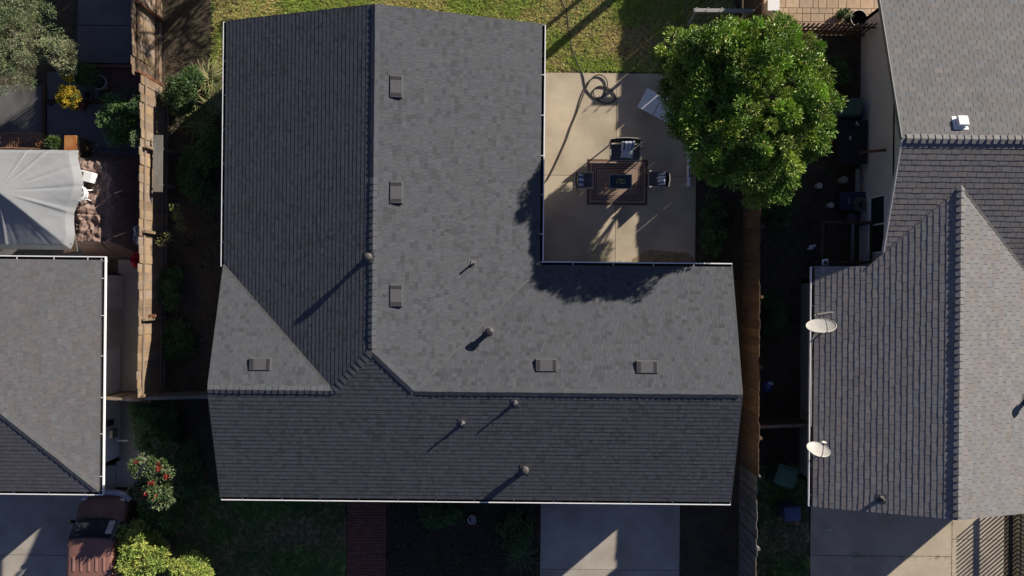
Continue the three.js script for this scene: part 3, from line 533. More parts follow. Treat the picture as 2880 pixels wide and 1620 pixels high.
// a run of upright boards from (x0,z0) to (x1,z1); side = which way rails and posts stand off
function fence(label, x0, z0, x1, z1, h, bw, mats, o = {}) {
  const L = Math.hypot(x1 - x0, z1 - z0), g = thing('wooden_fence', label, 'fence', [x0, 0, z0], -Math.atan2(z1 - z0, x1 - x0)), th = 0.02, side = o.side || 1;
  const geos = []; for (let k = 0; k < 5; k++) geos.push(boardGeo(bw - (o.gap ?? 0.005), h - 0.03 + 0.018 * k * (o.uneven ?? 1), th, o.ear ?? 0.05, [k * 0.31, k * 0.77]));
  const n = Math.round(L / bw);
  for (let i = 0; i < n; i++) { const m = raw('board', pick(geos), pick(mats), g); m.position.set((i + 0.5) * L / n, 0.03 + rnd(-0.01, 0.01), (o.stagger ? (i % 2 ? 0.016 : -0.016) : 0) + rnd(-0.004, 0.004)); m.rotation.set(rnd(-0.012, 0.012), rnd(-0.02, 0.02), rnd(-0.004, 0.004)); }
  if (o.lightStops) { const bg = boardGeo(0.09, h - 0.06, 0.018, 0.01, [0.5, 0.2]); for (let i = 0; i <= n; i++) { const m = raw('gap_light_stop', bg, M.woodDark, g); m.position.set(i * L / n, 0.03, side * 0.024); } }  // unseen strips added behind the board gaps to stop sunlight leaking through
  for (const y of o.rails || [0.35, h - 0.28]) mesh('rail', swapUV(merge(bx(L, 0.09, 0.04, L / 2, y, side * (o.lightStops ? 0.056 : 0.042)))), o.railMat || mats[0], g, true);
  if (o.kick) mesh('kickboard', swapUV(merge(bx(L, 0.2, 0.035, L / 2, 0.1, side * 0.05))), o.kickMat || mats[1], g, true);
  for (const t of o.posts || []) mesh('post', bx(0.09, h + (o.postUp ?? -0.1), 0.09, t, (h + (o.postUp ?? -0.1)) / 2, side * 0.115), o.postMat || mats[0], g);
  if (o.cap) mesh('cap_rail', swapUV(merge(rb(L, 0.035, 0.1, 0.006, L / 2, h + 0.03, 0))), o.capMat || mats[0], g, true);
  return g;
}
fence('tan dog-eared board fence by the slab, upper left, with red-brown post', -12.92, -14.6, -12.92, -7.12, 2.16, 0.315, M.wood, { side: -1, kick: true, rails: [0.4, 1.88], railMat: M.woodDark, posts: [5.0, 7.35], postMat: M.woodRed, kickMat: M.wood[3] });
fence('tan dog-eared board fence between the left house and the middle house', -12.63, -7.1, -12.63, 3.85, 2.12, 0.305, M.wood, { side: -1, kick: true, rails: [0.4, 1.84], railMat: M.wood[1], posts: [2.4, 5.3, 8.3, 10.9], postMat: M.wood[3], kickMat: M.wood[4] });
fence('short tan fence across the passage beside the white wall', -14.2, 3.9, -12.70, 3.98, 1.78, 0.15, M.wood, { side: 1, cap: true, ear: 0.01 });
fence('grey side gate fence from the tan fence to the middle house', -12.55, 3.92, -9.2, 3.8, 1.75, 0.15, M.woodGrey, { side: 1, cap: true, ear: 0.01, capMat: M.woodGrey[2] });
fence('brown board fence beyond the leafy tree, upper right', 8.34, -18.2, 8.34, -8.0, 2.19, 0.29, M.woodBrown, { side: -1, ear: 0.01, rails: [0.3, 1.8], railMat: M.woodBrown[1], posts: [1, 3.4] });
fence('lower brown board fence right under the leafy tree', 8.35, -7.98, 8.35, -3.4, 1.84, 0.29, M.woodBrown, { side: -1, ear: 0.01, rails: [0.3, 1.5], railMat: M.woodBrown[1], posts: [1, 3.4] });
fence('brown board fence along the right gable of the middle house', 8.36, -3.38, 8.38, 6.28, 2.2, 0.29, M.woodBrown, { side: -1, ear: 0.01, rails: [0.3, 1.8], lightStops: true, uneven: 0.4, posts: [1.2, 3.6, 6, 8.4] });
fence('grey weathered board fence beside the middle driveway, lower right', 8.36, 6.29, 8.36, 15, 2.15, 0.30, M.woodGrey, { side: -1, ear: 0.01, gap: 0.028, lightStops: true, uneven: 0.4, rails: [0.3, 1.7], posts: [0.05, 2.5, 5] });
fence('low wooden fence with tan top between brown fence and right house', 8.5, 4.72, 10.55, 4.62, 1.55, 0.15, M.woodBrown, { side: 1, cap: true, ear: 0.01, capMat: M.wood[3] });
{ // slatted fence in front of the paved yard
  const g = thing('slat_fence', 'dark slatted wooden fence along the paved yard, upper right', 'fence', [9.1, 0, -9.28]);
  for (let i = 0; i < 22; i++) { const m = mesh('slat', bx(0.055, 1.45, 0.035, 0.15 + i * 0.165, 0.75 + rnd(-0.02, 0.02), 0), i % 2 ? M.woodDark : M.woodBrown[i % 4], g); m.rotation.z = rnd(-0.015, 0.015); }
  for (const y of [0.3, 1.2]) mesh('rail', swapUV(merge(bx(3.6, 0.09, 0.04, 1.8, y, 0.05))), M.woodDark, g, true);
}
{ // dark metal railing along the neighbour's walk, at the right edge
  const g = thing('metal_railing', 'dark metal railing beside the right driveway at the picture edge', 'railing', [18.52, 0, 6.9]);
  for (let i = 0; i < 34; i++) mesh('picket', bx(0.03, 1.12, 0.045, 0, 0.57, 0.08 + i * 0.158), M.blackMatte, g);
  mesh('rail', bx(0.04, 0.06, 5.4, 0.037, 0.14, 2.7), M.blackMatte, g); mesh('rail', bx(0.04, 0.10, 5.4, 0.037, 0.80, 2.7), M.blackMatte, g);
}
// ------------------------------------------------------------------ leaves, trees, shrubs
const ICOS = (r) => { const z = r() * 2 - 1, a = r() * 6.2832, q = Math.sqrt(1 - z * z); return V(q * Math.cos(a), z, q * Math.sin(a)); };
function leaf(s, p, dir, nrm, len, wid, col, fold = 0.25) {
  const t = dir.clone().normalize(), b = nrm.clone().cross(t).normalize(), n = t.clone().cross(b);
  const mid = p.clone().addScaledVector(t, len * 0.45), tip = p.clone().addScaledVector(t, len).addScaledVector(n, -len * 0.12);
  const l = mid.clone().addScaledVector(b, wid / 2).addScaledVector(n, wid * fold), r = mid.clone().addScaledVector(b, -wid / 2).addScaledVector(n, wid * fold);
  const A = [p.x, p.y, p.z], T = [tip.x, tip.y, tip.z]; s.tri(A, [r.x, r.y, r.z], T, [0, 0], [1, 0.5], [0, 1], col); s.tri(A, T, [l.x, l.y, l.z], [0, 0], [0, 1], [1, 0.5], col);
}
const vary = (c, r, a = 0.3) => { const k = 1 + (r() - 0.5) * 2 * a; return [c[0] * k * (1 + (r() - 0.5) * 0.16), c[1] * k, c[2] * k]; };
// crown made of clumps of leaves spread through a lobed volume
function crown(o) {
  const r = rngOf(o.seed), s = new Soup(), [cx, cyy, cz] = o.c, [rx, ry, rz] = o.r, lob = [];
  for (let k = 0; k < 9; k++) lob.push([ICOS(r), 0.55 + r() * 0.5, (r() - 0.4) * (o.lobe ?? 0.5)]);
  const twigs = [], subs = [];
  for (let k = 0; k < (o.subs || 0); k++) { const d = ICOS(r), q = Math.pow(0.12 + 0.88 * r(), 0.5) * (1 - (o.tuck ?? 0.75) * o.subR); subs.push([V(cx + d.x * rx * q, cyy + d.y * ry * q, cz + d.z * rz * q), o.subR * (0.55 + 0.8 * r()), d]); }
  for (let k = 0; k < o.clumps; k++) {
    let d = ICOS(r), f = 1; for (const [q, w, a] of lob) { const x = Math.max(0, d.dot(q) - (1 - w)) / w; f += a * x * x; }
    const rad = Math.pow(o.inner + (1 - o.inner) * r(), 0.6) * f * 0.93; let c = V(cx + d.x * rx * rad, cyy + d.y * ry * rad, cz + d.z * rz * rad);
    if (subs.length) { const [sc, sr, sd] = subs[Math.floor(r() * subs.length)]; d = ICOS(r).add(sd.clone().multiplyScalar(0.45)).add(V(0, 0.25, 0)).normalize(); const e = 0.55 + 0.45 * Math.sqrt(r()); c = sc.clone().add(V(d.x * rx * sr * e, d.y * ry * sr * e, d.z * rz * sr * e)); }
    if (c.y < (o.minY ?? 0.1)) c.y = (o.minY ?? 0.1) + r() * 0.3;
    const out = V(d.x / rx, d.y / ry + (o.up ?? 0.35), d.z / rz).normalize(), cr = o.cr * (0.6 + 0.8 * r()), tone = 1 + (r() - 0.5) * (o.clumpVar ?? 0.35), base = o.cols[Math.floor(r() * o.cols.length)];
    twigs.push(c);
    for (let i = 0; i < o.per; i++) {
      const q = ICOS(r).multiplyScalar(cr * Math.cbrt(r())); q.y *= 0.7; const p = c.clone().add(q); if (p.y < 0.03) continue;
      const dir = q.clone().normalize().multiplyScalar(0.7).add(out.clone().multiplyScalar(0.5)).add(ICOS(r).multiplyScalar(0.7)); dir.y -= o.droop ?? 0.15;
      const nrm = ICOS(r).add(out.clone().multiplyScalar(o.face ?? 0.55)).add(V(0, 0.25, 0)).normalize(), L = o.len * (0.65 + 0.7 * r());
      let col = r() < (o.accent?.[1] ?? 0) ? o.accent[0] : base; col = vary(col, r, 0.28).map((x) => x * tone);
      leaf(s, p, dir, nrm, L, L * (o.wid ?? 0.42), col);
    }
  }
  return [s.geo(), twigs];
}
function limbs(base, top, twigs, r, radius, n) { // trunk with limbs reaching out to some of the clumps
  const g = [tube([base, base.clone().lerp(top, 0.5).add(V(rnd(-0.1, 0.1), 0, rnd(-0.1, 0.1))), top], radius, 10, 8)];
  for (let k = 0; k < n; k++) { const t = twigs[Math.floor(r() * twigs.length)], a = base.clone().lerp(top, 0.45 + 0.55 * r()), m = a.clone().lerp(t, 0.5).add(V(0, 0.18, 0)); g.push(tube([a, m, t], radius * (0.12 + 0.2 * r()), 8, 5)); }
  return g;
}
function tree(name, label, o, trunk, radius, nl, cat = 'tree', mat = M.leaf) {
  const t = thing(name, label, cat, [0, 0, 0]), [g, tw] = crown(o); raw('crown', g, mat, t);
  mesh('trunk', limbs(trunk[0], trunk[1], tw, rngOf(o.seed + 1), radius, nl), M.bark, t); return t;
}
tree('broadleaf_tree', 'large leafy green tree over the patio corner and brown fence', { seed: 501, c: [7.2, 3.9, -5.95], r: [2.85, 1.9, 3.2], subs: 58, subR: 0.27, tuck: 0.6, clumps: 900, per: 150, inner: 0.36, cr: 0.24, len: 0.115, wid: 0.44, lobe: 0.42, minY: 2.0, up: 0.5, clumpVar: 0.7, face: 0.35, cols: [[0.19, 0.33, 0.035], [0.25, 0.385, 0.042], [0.15, 0.27, 0.03], [0.33, 0.42, 0.065]], accent: [[0.40, 0.34, 0.10], 0.06] }, [V(7.2, 0, -5.95), V(7.2, 2.9, -5.95)], 0.15, 46);
// tall trees beyond the north edge, known by the shadows they throw across the lawn and fence
tree('broadleaf_tree', 'tree standing north of the back lawn, seen by its shadow on the left fence', { seed: 511, c: [-7.2, 3.9, -14.2], r: [1.8, 1.8, 1.6], clumps: 80, per: 55, inner: 0.2, cr: 0.4, len: 0.13, lobe: 0.6, minY: 1.6, cols: [[0.05, 0.11, 0.02], [0.07, 0.13, 0.03]] }, [V(-7.2, 0, -14.2), V(-7.2, 3.2, -14.2)], 0.14, 16);
{ // bare-limbed tree
  const t = thing('bare_tree', 'bare-limbed tree north of the patio, seen by the shadows of its limbs', 'tree', [0, 0, 0]);
  mesh('trunk', [tube([V(6.2, 0, -12.85), V(6.22, 2.2, -12.87), V(6.18, 4.6, -12.83)], 0.15, 12, 8), tube([V(6.2, 0.1, -12.95), V(6.05, 1.2, -13.6), V(6.0, 4.8, -13.75)], 0.085, 14, 7), tube([V(6.2, 2.6, -12.85), V(6.7, 3.6, -12.6), V(7.2, 5.0, -12.9)], 0.06, 10, 6), tube([V(6.0, 3.0, -13.72), V(5.6, 4.0, -13.9), V(5.2, 4.7, -14.2)], 0.04, 10, 6)], M.bark, t);
}
tree('willowy_tree', 'grey-green fine-leaved tree in the top left corner', { seed: 521, c: [-17.75, 2.75, -8.7], r: [2.7, 1.5, 2.45], subs: 34, subR: 0.36, clumps: 520, per: 100, inner: 0.35, cr: 0.24, len: 0.085, wid: 0.26, lobe: 0.5, droop: 0.7, minY: 1.0, up: 0.4, cols: [[0.14, 0.19, 0.08], [0.19, 0.22, 0.11], [0.11, 0.155, 0.055], [0.23, 0.24, 0.14]] }, [V(-17.8, 0, -8.8), V(-17.7, 2.2, -8.7)], 0.13, 24, 'tree', M.leafDull);
function shrub(name, label, o, cat = 'shrub', mat = M.leafDull, group) {
  const t = thing(name, label, cat), [g, tw] = crown(o); raw('foliage', g, mat, t);
  if (o.flowers) { const q = tw.filter((p) => p.y > o.c[1] + 0.2), r = rngOf(o.seed + 9); for (let k = 0; k < o.flowers; k++) { const p = q[Math.floor(k * q.length / o.flowers)], s = new Soup(); for (let i = 0; i < 26; i++) leaf(s, p.clone().add(ICOS(r).multiplyScalar(0.05)).add(V(0, 0.12, 0)), ICOS(r).add(V(0, 0.6, 0)), ICOS(r).add(V(0, 0.8, 0)).normalize(), 0.10, 0.04, vary([0.45, 0.025, 0.03], r, 0.3)); raw('flower', s.geo(), mat, t); } } if (group) t.userData.group = group;
  const b = V(o.c[0], 0, o.c[2]), r = rngOf(o.seed + 3), st = []; for (let k = 0; k < 9; k++) { const q = tw[Math.floor(r() * tw.length)]; st.push(tube([b, b.clone().lerp(q, 0.5).add(V(0, 0.1, 0)), q], 0.014, 8, 5)); } mesh('stems', st, M.bark, t); return t;
}
const sv = (u, v, h) => { const [x, z] = at(u, v, h); return [x, h, z]; };
const G = { dark: [[0.095, 0.185, 0.045], [0.115, 0.21, 0.055], [0.075, 0.145, 0.037]], mid: [[0.06, 0.12, 0.03], [0.075, 0.14, 0.035], [0.05, 0.10, 0.025]], yellow: [[0.28, 0.34, 0.06], [0.35, 0.385, 0.08], [0.20, 0.285, 0.05]], pale: [[0.30, 0.31, 0.17], [0.24, 0.27, 0.13], [0.36, 0.36, 0.22]] };
const sh = (seed, u, v, h, r, n, per, len, cols, x = {}) => ({ seed, c: sv(u, v, h), r, clumps: n, per, inner: 0.3, cr: 0.16, len, wid: 0.45, cols, lobe: 0.35, ...x });
shrub('variegated_shrub', 'pale variegated shrub below the top left tree', sh(531, 165, 158, 1.75, [0.66, 0.6, 0.52], 150, 55, 0.08, G.pale, { minY: 0.5, subs: 9, subR: 0.42 }));
shrub('flowering_bush', 'round bush of yellow flowers in the terracotta pot', sh(532, 190, 273, 1.18, [0.38, 0.32, 0.36], 110, 60, 0.05, [[0.55, 0.38, 0.02], [0.62, 0.46, 0.03], [0.30, 0.28, 0.04]], { cr: 0.085, wid: 0.7, minY: 0.75 }), 'bush');
shrub('flowering_bush', 'small sprig of yellow flowers under the pale shrub', sh(533, 188, 213, 1.3, [0.2, 0.2, 0.2], 30, 40, 0.05, [[0.55, 0.38, 0.02], [0.35, 0.32, 0.04]], { cr: 0.08, wid: 0.7 }), 'bush');
shrub('leafy_plant', 'dark leafy plant between the pale shrub and the white pot', sh(534, 235, 210, 0.6, [0.42, 0.4, 0.36], 60, 50, 0.08, G.dark));
shrub('climber', 'dark green climber against the left side of the tan fence', sh(535, 338, 340, 0.8, [0.5, 0.75, 0.85], 150, 50, 0.09, G.dark));
shrub('climber', 'sprig of bright climber leaves over the tan fence top, above the jog', sh(536, 384, 292, 2.0, [0.14, 0.2, 0.3], 30, 40, 0.07, G.mid, { cr: 0.1, minY: 1.5 }));
shrub('climber', 'sprig of pale climber leaves over the tan fence top, beside the grey shelf', sh(537, 381, 395, 1.95, [0.12, 0.2, 0.26], 22, 40, 0.07, [[0.09, 0.14, 0.05], [0.16, 0.19, 0.10]], { cr: 0.1, minY: 1.5 }));
shrub('leafy_bush', 'bright green bush beside the tan fence, left of the strappy plants', sh(538, 505, 275, 0.85, [0.55, 0.5, 0.62], 170, 60, 0.085, G.mid, { minY: 0.15 }), 'bush', M.leaf);
shrub('flowering_shrub', 'tall shrub with red flowers in front of the left house', sh(539, 440, 1340, 2.4, [0.85, 1.0, 1.1], 190, 55, 0.10, [[0.07, 0.12, 0.035], [0.10, 0.15, 0.05], [0.15, 0.18, 0.08]], { minY: 0.6, flowers: 10, cr: 0.13, subs: 16, subR: 0.36 }), 'shrub', M.leaf);
shrub('hedge', 'dark trimmed hedge above the red-flowered shrub', sh(540, 440, 1205, 0.8, [0.75, 0.85, 1.15], 260, 55, 0.08, G.dark, { lobe: 0.15, minY: 0.1 }), 'hedge');
shrub('hedge', 'dark hedge between the red-flowered shrub and the yellow-green bush', sh(541, 455, 1440, 0.6, [0.85, 0.65, 0.75], 200, 55, 0.08, G.dark, { lobe: 0.2, minY: 0.1 }), 'hedge');
shrub('yellow_green_bush', 'yellow-green bush against the maroon van', sh(542, 385, 1570, 1.35, [1.0, 0.85, 1.0], 330, 60, 0.09, G.yellow, { minY: 0.2, subs: 16, subR: 0.42 }), 'bush');
shrub('yellow_green_bush', 'yellow-green bush at the bottom edge beside the dark lawn', sh(543, 545, 1610, 1.3, [0.75, 0.62, 0.55], 210, 60, 0.09, G.yellow, { minY: 0.2, subs: 11, subR: 0.42 }), 'bush');
shrub('leafy_plant', 'low dark plant by the left corner of the middle driveway', sh(544, 1452, 1500, 0.3, [0.6, 0.35, 0.7], 70, 40, 0.10, G.dark));
shrub('leafy_plant', 'low dark plants under the front gutter beside the bucket', sh(545, 1240, 1450, 0.2, [0.9, 0.22, 0.45], 60, 40, 0.09, G.dark));
shrub('leafy_plant', 'dark undergrowth between tan fence and middle house, below the shelf', sh(546, 545, 480, 0.35, [0.55, 0.4, 1.0], 110, 45, 0.10, G.dark));
shrub('leafy_plant', 'dark ground plant at the foot of the tan fence above the side gate', sh(547, 500, 960, 0.3, [0.55, 0.3, 0.8], 80, 40, 0.09, G.dark));
shrub('leafy_plant', 'dark plant at the foot of the brown fence near the patio soil', sh(548, 2010, 640, 0.25, [0.5, 0.3, 1.2], 70, 40, 0.09, G.dark));
shrub('leafy_plant', 'dark creeping plant between brown fence and right house', sh(549, 2190, 590, 0.25, [0.6, 0.3, 0.8], 70, 40, 0.09, G.dark));
shrub('fern_plant', 'green fern in the pale trough beside the rusty cabinet', sh(550, 152, 403, 0.62, [0.22, 0.18, 0.2], 34, 40, 0.10, [[0.13, 0.19, 0.04], [0.09, 0.16, 0.04]], { cr: 0.1, wid: 0.3 }), 'plant', M.leaf);
shrub('potted_plant', 'small plant growing in the pale grey pot', sh(551, 272, 230, 0.55, [0.14, 0.14, 0.14], 14, 36, 0.07, G.mid, { cr: 0.08 }), 'plant');
shrub('potted_plant', 'weedy sprig beside the ring planter on the paved yard', sh(552, 2375, 42, 0.3, [0.25, 0.25, 0.18], 16, 30, 0.09, G.mid, { cr: 0.1 }), 'plant');
shrub('hedge', 'dark green hedge running down beside the middle house, lower left', sh(553, 520, 1330, 0.6, [0.55, 0.6, 1.3], 220, 50, 0.09, G.dark, { minY: 0.1, subs: 14, subR: 0.4 }), 'hedge');
shrub('hedge', 'dark green hedge just below the side gate fence', sh(554, 420, 1150, 0.9, [0.5, 0.8, 0.5], 130, 50, 0.09, G.dark, { minY: 0.1, subs: 8, subR: 0.45 }), 'hedge');
shrub('leafy_bush', 'dim bush beside the middle house, below the strappy plants', sh(555, 600, 420, 0.5, [0.45, 0.5, 0.7], 110, 50, 0.09, G.dark, { minY: 0.1, subs: 8, subR: 0.45 }), 'bush');
shrub('leafy_bush', 'dim bush against the tan fence, below the sparse twiggy shrub', sh(556, 475, 800, 0.5, [0.45, 0.5, 0.8], 110, 50, 0.09, G.dark, { minY: 0.1, subs: 8, subR: 0.45 }), 'bush');
shrub('leafy_bush', 'green growth under the top end of the tan fence by the lawn', sh(557, 520, 215, 0.45, [0.5, 0.45, 0.4], 90, 50, 0.08, G.mid, { minY: 0.1, subs: 7, subR: 0.45 }), 'bush');
shrub('leafy_plant', 'dim bush in the right yard beside the brown fence, lower part', sh(558, 2170, 900, 0.4, [0.45, 0.4, 0.9], 90, 45, 0.09, G.dark, { minY: 0.08, subs: 7, subR: 0.45 }));
shrub('leafy_plant', 'dim weeds in the right yard under the gable wall', sh(559, 2340, 190, 0.3, [0.6, 0.3, 0.7], 90, 45, 0.09, G.dark, { minY: 0.08, subs: 7, subR: 0.45 }));
// strappy clumps
function strappy(label, u, v, n, len, cols, seed) {
  const [x, z] = at(u, v, 0.2), t = thing('strappy_plant', label, 'plant', [x, 0, z]), r = rngOf(seed), s = new Soup();
  for (let k = 0; k < n; k++) {
    const a = r() * 6.2832, L = len * (0.55 + 0.6 * r()), up = 0.35 + 0.75 * r(), w = 0.022 + 0.012 * r(), o = [Math.cos(a), Math.sin(a)], q = [-o[1], o[0]], c = vary(cols[Math.floor(r() * cols.length)], r, 0.25), b0 = [(r() - 0.5) * 0.35, (r() - 0.5) * 0.35];
    let pr = null; for (let i = 0; i <= 5; i++) { const f = i / 5, d = L * f, y = 0.03 + up * L * (f - f * f * 0.85), ww = w * (1 - f * 0.95); const A = [b0[0] + o[0] * d + q[0] * ww, y, b0[1] + o[1] * d + q[1] * ww], B = [b0[0] + o[0] * d - q[0] * ww, y + 0.004, b0[1] + o[1] * d - q[1] * ww]; if (pr) s.quad(pr[0], pr[1], B, A, [0, f], [1, f], [1, f], [0, f], c); pr = [A, B]; }
  }
  raw('leaves', s.geo(), M.leafDull, t); return t;
}
const straw = [[0.27, 0.25, 0.10], [0.20, 0.23, 0.07], [0.33, 0.29, 0.15], [0.13, 0.18, 0.05]];
strappy('upper strappy plant with straw-coloured blades by the left gutter', 585, 225, 190, 0.75, straw, 61);
strappy('middle strappy plant with straw-coloured blades by the left gutter', 600, 285, 170, 0.7, straw, 62);
strappy('lower strappy plant with green blades by the left gutter', 560, 345, 190, 0.75, [[0.13, 0.18, 0.05], [0.20, 0.23, 0.08], [0.09, 0.14, 0.04]], 63);
strappy('dark strappy plant in the bed left of the middle driveway', 1460, 1560, 160, 0.75, [[0.05, 0.085, 0.03], [0.07, 0.10, 0.035]], 64);
strappy('dark strappy plant in shade beside the middle house, left side', 590, 560, 130, 0.7, [[0.05, 0.08, 0.03], [0.06, 0.09, 0.03]], 65);
{ // sparse branching shrub
  const t = thing('sparse_shrub', 'sparse twiggy shrub with yellow-green leaves beside the tan fence', 'shrub'), r = rngOf(71), br = [], s = new Soup(), b = P3(545, 690, 0);
  for (const [u, v, h] of [[490, 585, 1.5], [470, 665, 1.4], [455, 680, 1.3], [500, 610, 1.4], [505, 640, 1.2]]) { const q = P3(u, v, h); br.push(tube([b, b.clone().lerp(q, 0.4).add(V(0, 0.25, 0.1)), q], 0.022, 12, 6)); for (let k = 0; k < 70; k++) { const p = q.clone().add(ICOS(r).multiplyScalar(0.2 * Math.cbrt(r()))), L = 0.07 * (0.7 + 0.6 * r()); leaf(s, p, ICOS(r), V(0, 1, 0).add(ICOS(r).multiplyScalar(0.6)).normalize(), L, L * 0.5, vary(r() < 0.5 ? [0.26, 0.25, 0.05] : [0.14, 0.19, 0.05], r)); } }
  mesh('branches', br, M.bark, t); raw('foliage', s.geo(), M.leafDull, t);
}
// grass: blades in tufts over the lawns
function grass(name, regions, density, cols, seed, hgt) {
  const s = new Soup(), r0 = rngOf(3); for (let k = 0; k < 8; k++) { const a = r0() * 6.28, l = 0.02 + 0.05 * r0(), h = hgt * (0.5 + 0.7 * r0()), bx0 = (r0() - 0.5) * 0.06, bz0 = (r0() - 0.5) * 0.06, w = 0.006; s.tri([bx0 - Math.sin(a) * w, 0, bz0 + Math.cos(a) * w], [bx0 + Math.sin(a) * w, 0, bz0 - Math.cos(a) * w], [bx0 + Math.cos(a) * l, h, bz0 + Math.sin(a) * l], [0, 0], [1, 0], [0.5, 1]); }
  const r = rngOf(seed), list = []; for (const [x0, x1, z0, z1, k = 1] of regions) { const n = Math.round((x1 - x0) * (z1 - z0) * density * k); for (let i = 0; i < n; i++) list.push([x0 + (x1 - x0) * r(), z0 + (z1 - z0) * r()]); }
  const im = new THREE.InstancedMesh(s.geo(), M.grass, list.length), m = new THREE.Matrix4(), q = new THREE.Quaternion(), c = new THREE.Color();
  list.forEach(([x, z], i) => {
    q.setFromAxisAngle(V(0, 1, 0), r() * 6.28); const dry = (fA(x / 6 + 10, 10 - z / 6) - 0.46) * 5 + 0.25 + (r() - 0.5) * 0.45, sc = 0.6 + 0.9 * r() * (dry > 0.6 ? 0.6 : 1); m.compose(V(x, 0.004, z), q, V(1 * sc + 0.3, sc, 1 * sc + 0.3)); im.setMatrixAt(i, m);
    const t = Math.min(1, Math.max(0, dry)), k = 0.75 + 0.5 * r(); c.setRGB((cols[0][0] * (1 - t) + cols[1][0] * t) * k, (cols[0][1] * (1 - t) + cols[1][1] * t) * k, (cols[0][2] * (1 - t) + cols[1][2] * t) * k); im.setColorAt(i, c);
  });
  im.name = numbered(name); im.userData = { kind: 'stuff', label: 'short patchy grass growing on the lawn', category: 'grass' }; scene.add(im); return im;
}
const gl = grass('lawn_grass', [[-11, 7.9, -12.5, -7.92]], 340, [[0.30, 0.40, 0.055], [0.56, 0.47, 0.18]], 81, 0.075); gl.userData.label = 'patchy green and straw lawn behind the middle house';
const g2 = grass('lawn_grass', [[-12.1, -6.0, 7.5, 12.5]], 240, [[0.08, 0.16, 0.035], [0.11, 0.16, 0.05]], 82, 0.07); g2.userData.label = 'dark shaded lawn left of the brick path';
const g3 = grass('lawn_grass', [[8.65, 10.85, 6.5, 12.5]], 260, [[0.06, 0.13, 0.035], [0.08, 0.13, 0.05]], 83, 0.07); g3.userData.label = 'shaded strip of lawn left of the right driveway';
const g4 = grass('lawn_grass', [[-12.6, -9.2, -8.6, -0.5, 0.25], [-4.3, 1.0, 6.4, 11, 0.35], [6.75, 8.2, -8, -0.4, 0.3], [8.6, 12.5, -9, 4, 0.12]], 160, [[0.06, 0.09, 0.03], [0.11, 0.09, 0.05]], 84, 0.09); g4.userData.label = 'thin weeds on the bare soil between the houses';
grass('joint_weeds', [[10.95, 16.05, 9.6, 9.64, 3.2], [16.07, 16.13, 7.6, 12, 2], [12.45, 12.75, 9.52, 9.66, 6]], 160, [[0.07, 0.13, 0.03], [0.12, 0.14, 0.05]], 85, 0.06).userData.label = 'weeds growing in the joints of the right driveway';

// ------------------------------------------------------------------ patio furniture
{ // outdoor rug: woven stripes and a stepped border
  const w = 2.2, d = 1.66, N = 660, H = 498, fr = rngOf(9);
  const t = tex(N, H, w, d, (u, v, i, j) => {
    const e = Math.min(u * w, (1 - u) * w, v * d, (1 - v) * d), n = 0.85 + 0.3 * S1(i, j);
    let c = (i % 9) < 3 ? [0.20, 0.135, 0.10] : [0.28, 0.195, 0.145];
    if (e < 0.09) c = [0.12, 0.07, 0.052]; else if (e < 0.17) c = [0.30, 0.215, 0.165]; else if (e < 0.39) c = (Math.floor((e - 0.17) / 0.036) % 2) ? [0.30, 0.21, 0.16] : [0.065, 0.05, 0.055];
    return c.map((x) => x * n);
  });
  const [x, z] = at(1736.5, 512.5, 0.05), g = metreUV(rb(w, 0.008, d, 0.003, 0, 0, 0, 0, 0, 0, 1)); shiftUV(g, w / 2, d / 2);
  const m = solo('outdoor_rug', 'brown striped rug with dark border lines under the patio table', 'rug', g, std([1, 1, 1], 0.95, { map: t }), true); m.position.set(x, 0.052, z); m.rotation.y = -0.005;
}
const RUG = 0.057, PATIO = 0.046;
function seatSet(name, label, cat, u, v, turn, W, D, y0, bow) { // a low-slung patio seat: local +z is the front
  const [x, z] = at(u, v, 0.4), o = thing(name, label, cat, [x, y0, z], turn), hb = 0.80, hs = 0.38, ha = 0.60, r = 0.016;
  for (const k of [-1, 1]) {
    mesh('leg', [rb(0.045, ha, 0.03, 0.006, k * (W / 2 - 0.02), ha / 2, D / 2 - 0.03)], M.alu, o);
    mesh('leg', [bar(V(k * (W / 2 - 0.02), 0, -D / 2 + 0.06), V(k * (W / 2 - 0.03), hb - 0.02, -D / 2 - 0.05), 0.03, 0.045)], M.alu, o);
    mesh('armrest', [rb(0.055, 0.024, D - 0.02, 0.008, k * (W / 2 - 0.02), ha, 0.0)], M.alu, o);
    mesh('side_panel', [bx(0.012, 0.2, D - 0.14, k * (W / 2 - 0.022), hs + 0.08, 0)], M.wicker, o);
  }
  mesh('seat_frame', [rb(W - 0.08, 0.04, 0.035, 0.008, 0, hs, D / 2 - 0.03), rb(W - 0.08, 0.04, 0.035, 0.008, 0, hs, -D / 2 + 0.06)], M.alu, o);
  mesh('seat', sheet(14, 10, (a, b) => [(a - 0.5) * (W - 0.09), hs + 0.012 - 0.035 * Math.sin(a * Math.PI) * Math.sin(b * Math.PI), (b - 0.5) * (D - 0.1) + 0.01], [W, D]), M.sling, o, true);
  mesh('apron', [bx(W - 0.1, 0.16, 0.012, 0, hs - 0.08, D / 2 - 0.028)], M.wicker, o);
  const back = (a, y) => V((a - 0.5) * (W - 0.05), y, -D / 2 + 0.05 - (y - hs) / (hb - hs) * 0.10 - bow * Math.sin(a * Math.PI));
  mesh('backrest', [sheet(14, 6, (a, b) => { const p = back(a, hs + 0.05 + b * (hb - hs - 0.07)); return [p.x, p.y, p.z]; }, [W, 0.4])], M.wicker, o, true);
  mesh('back_rail', [tube([0, 0.25, 0.5, 0.75, 1].map((a) => back(a, hb)), 0.018, 16, 8)], M.alu, o);
  return o;
}
const seatA = 'patio seating';
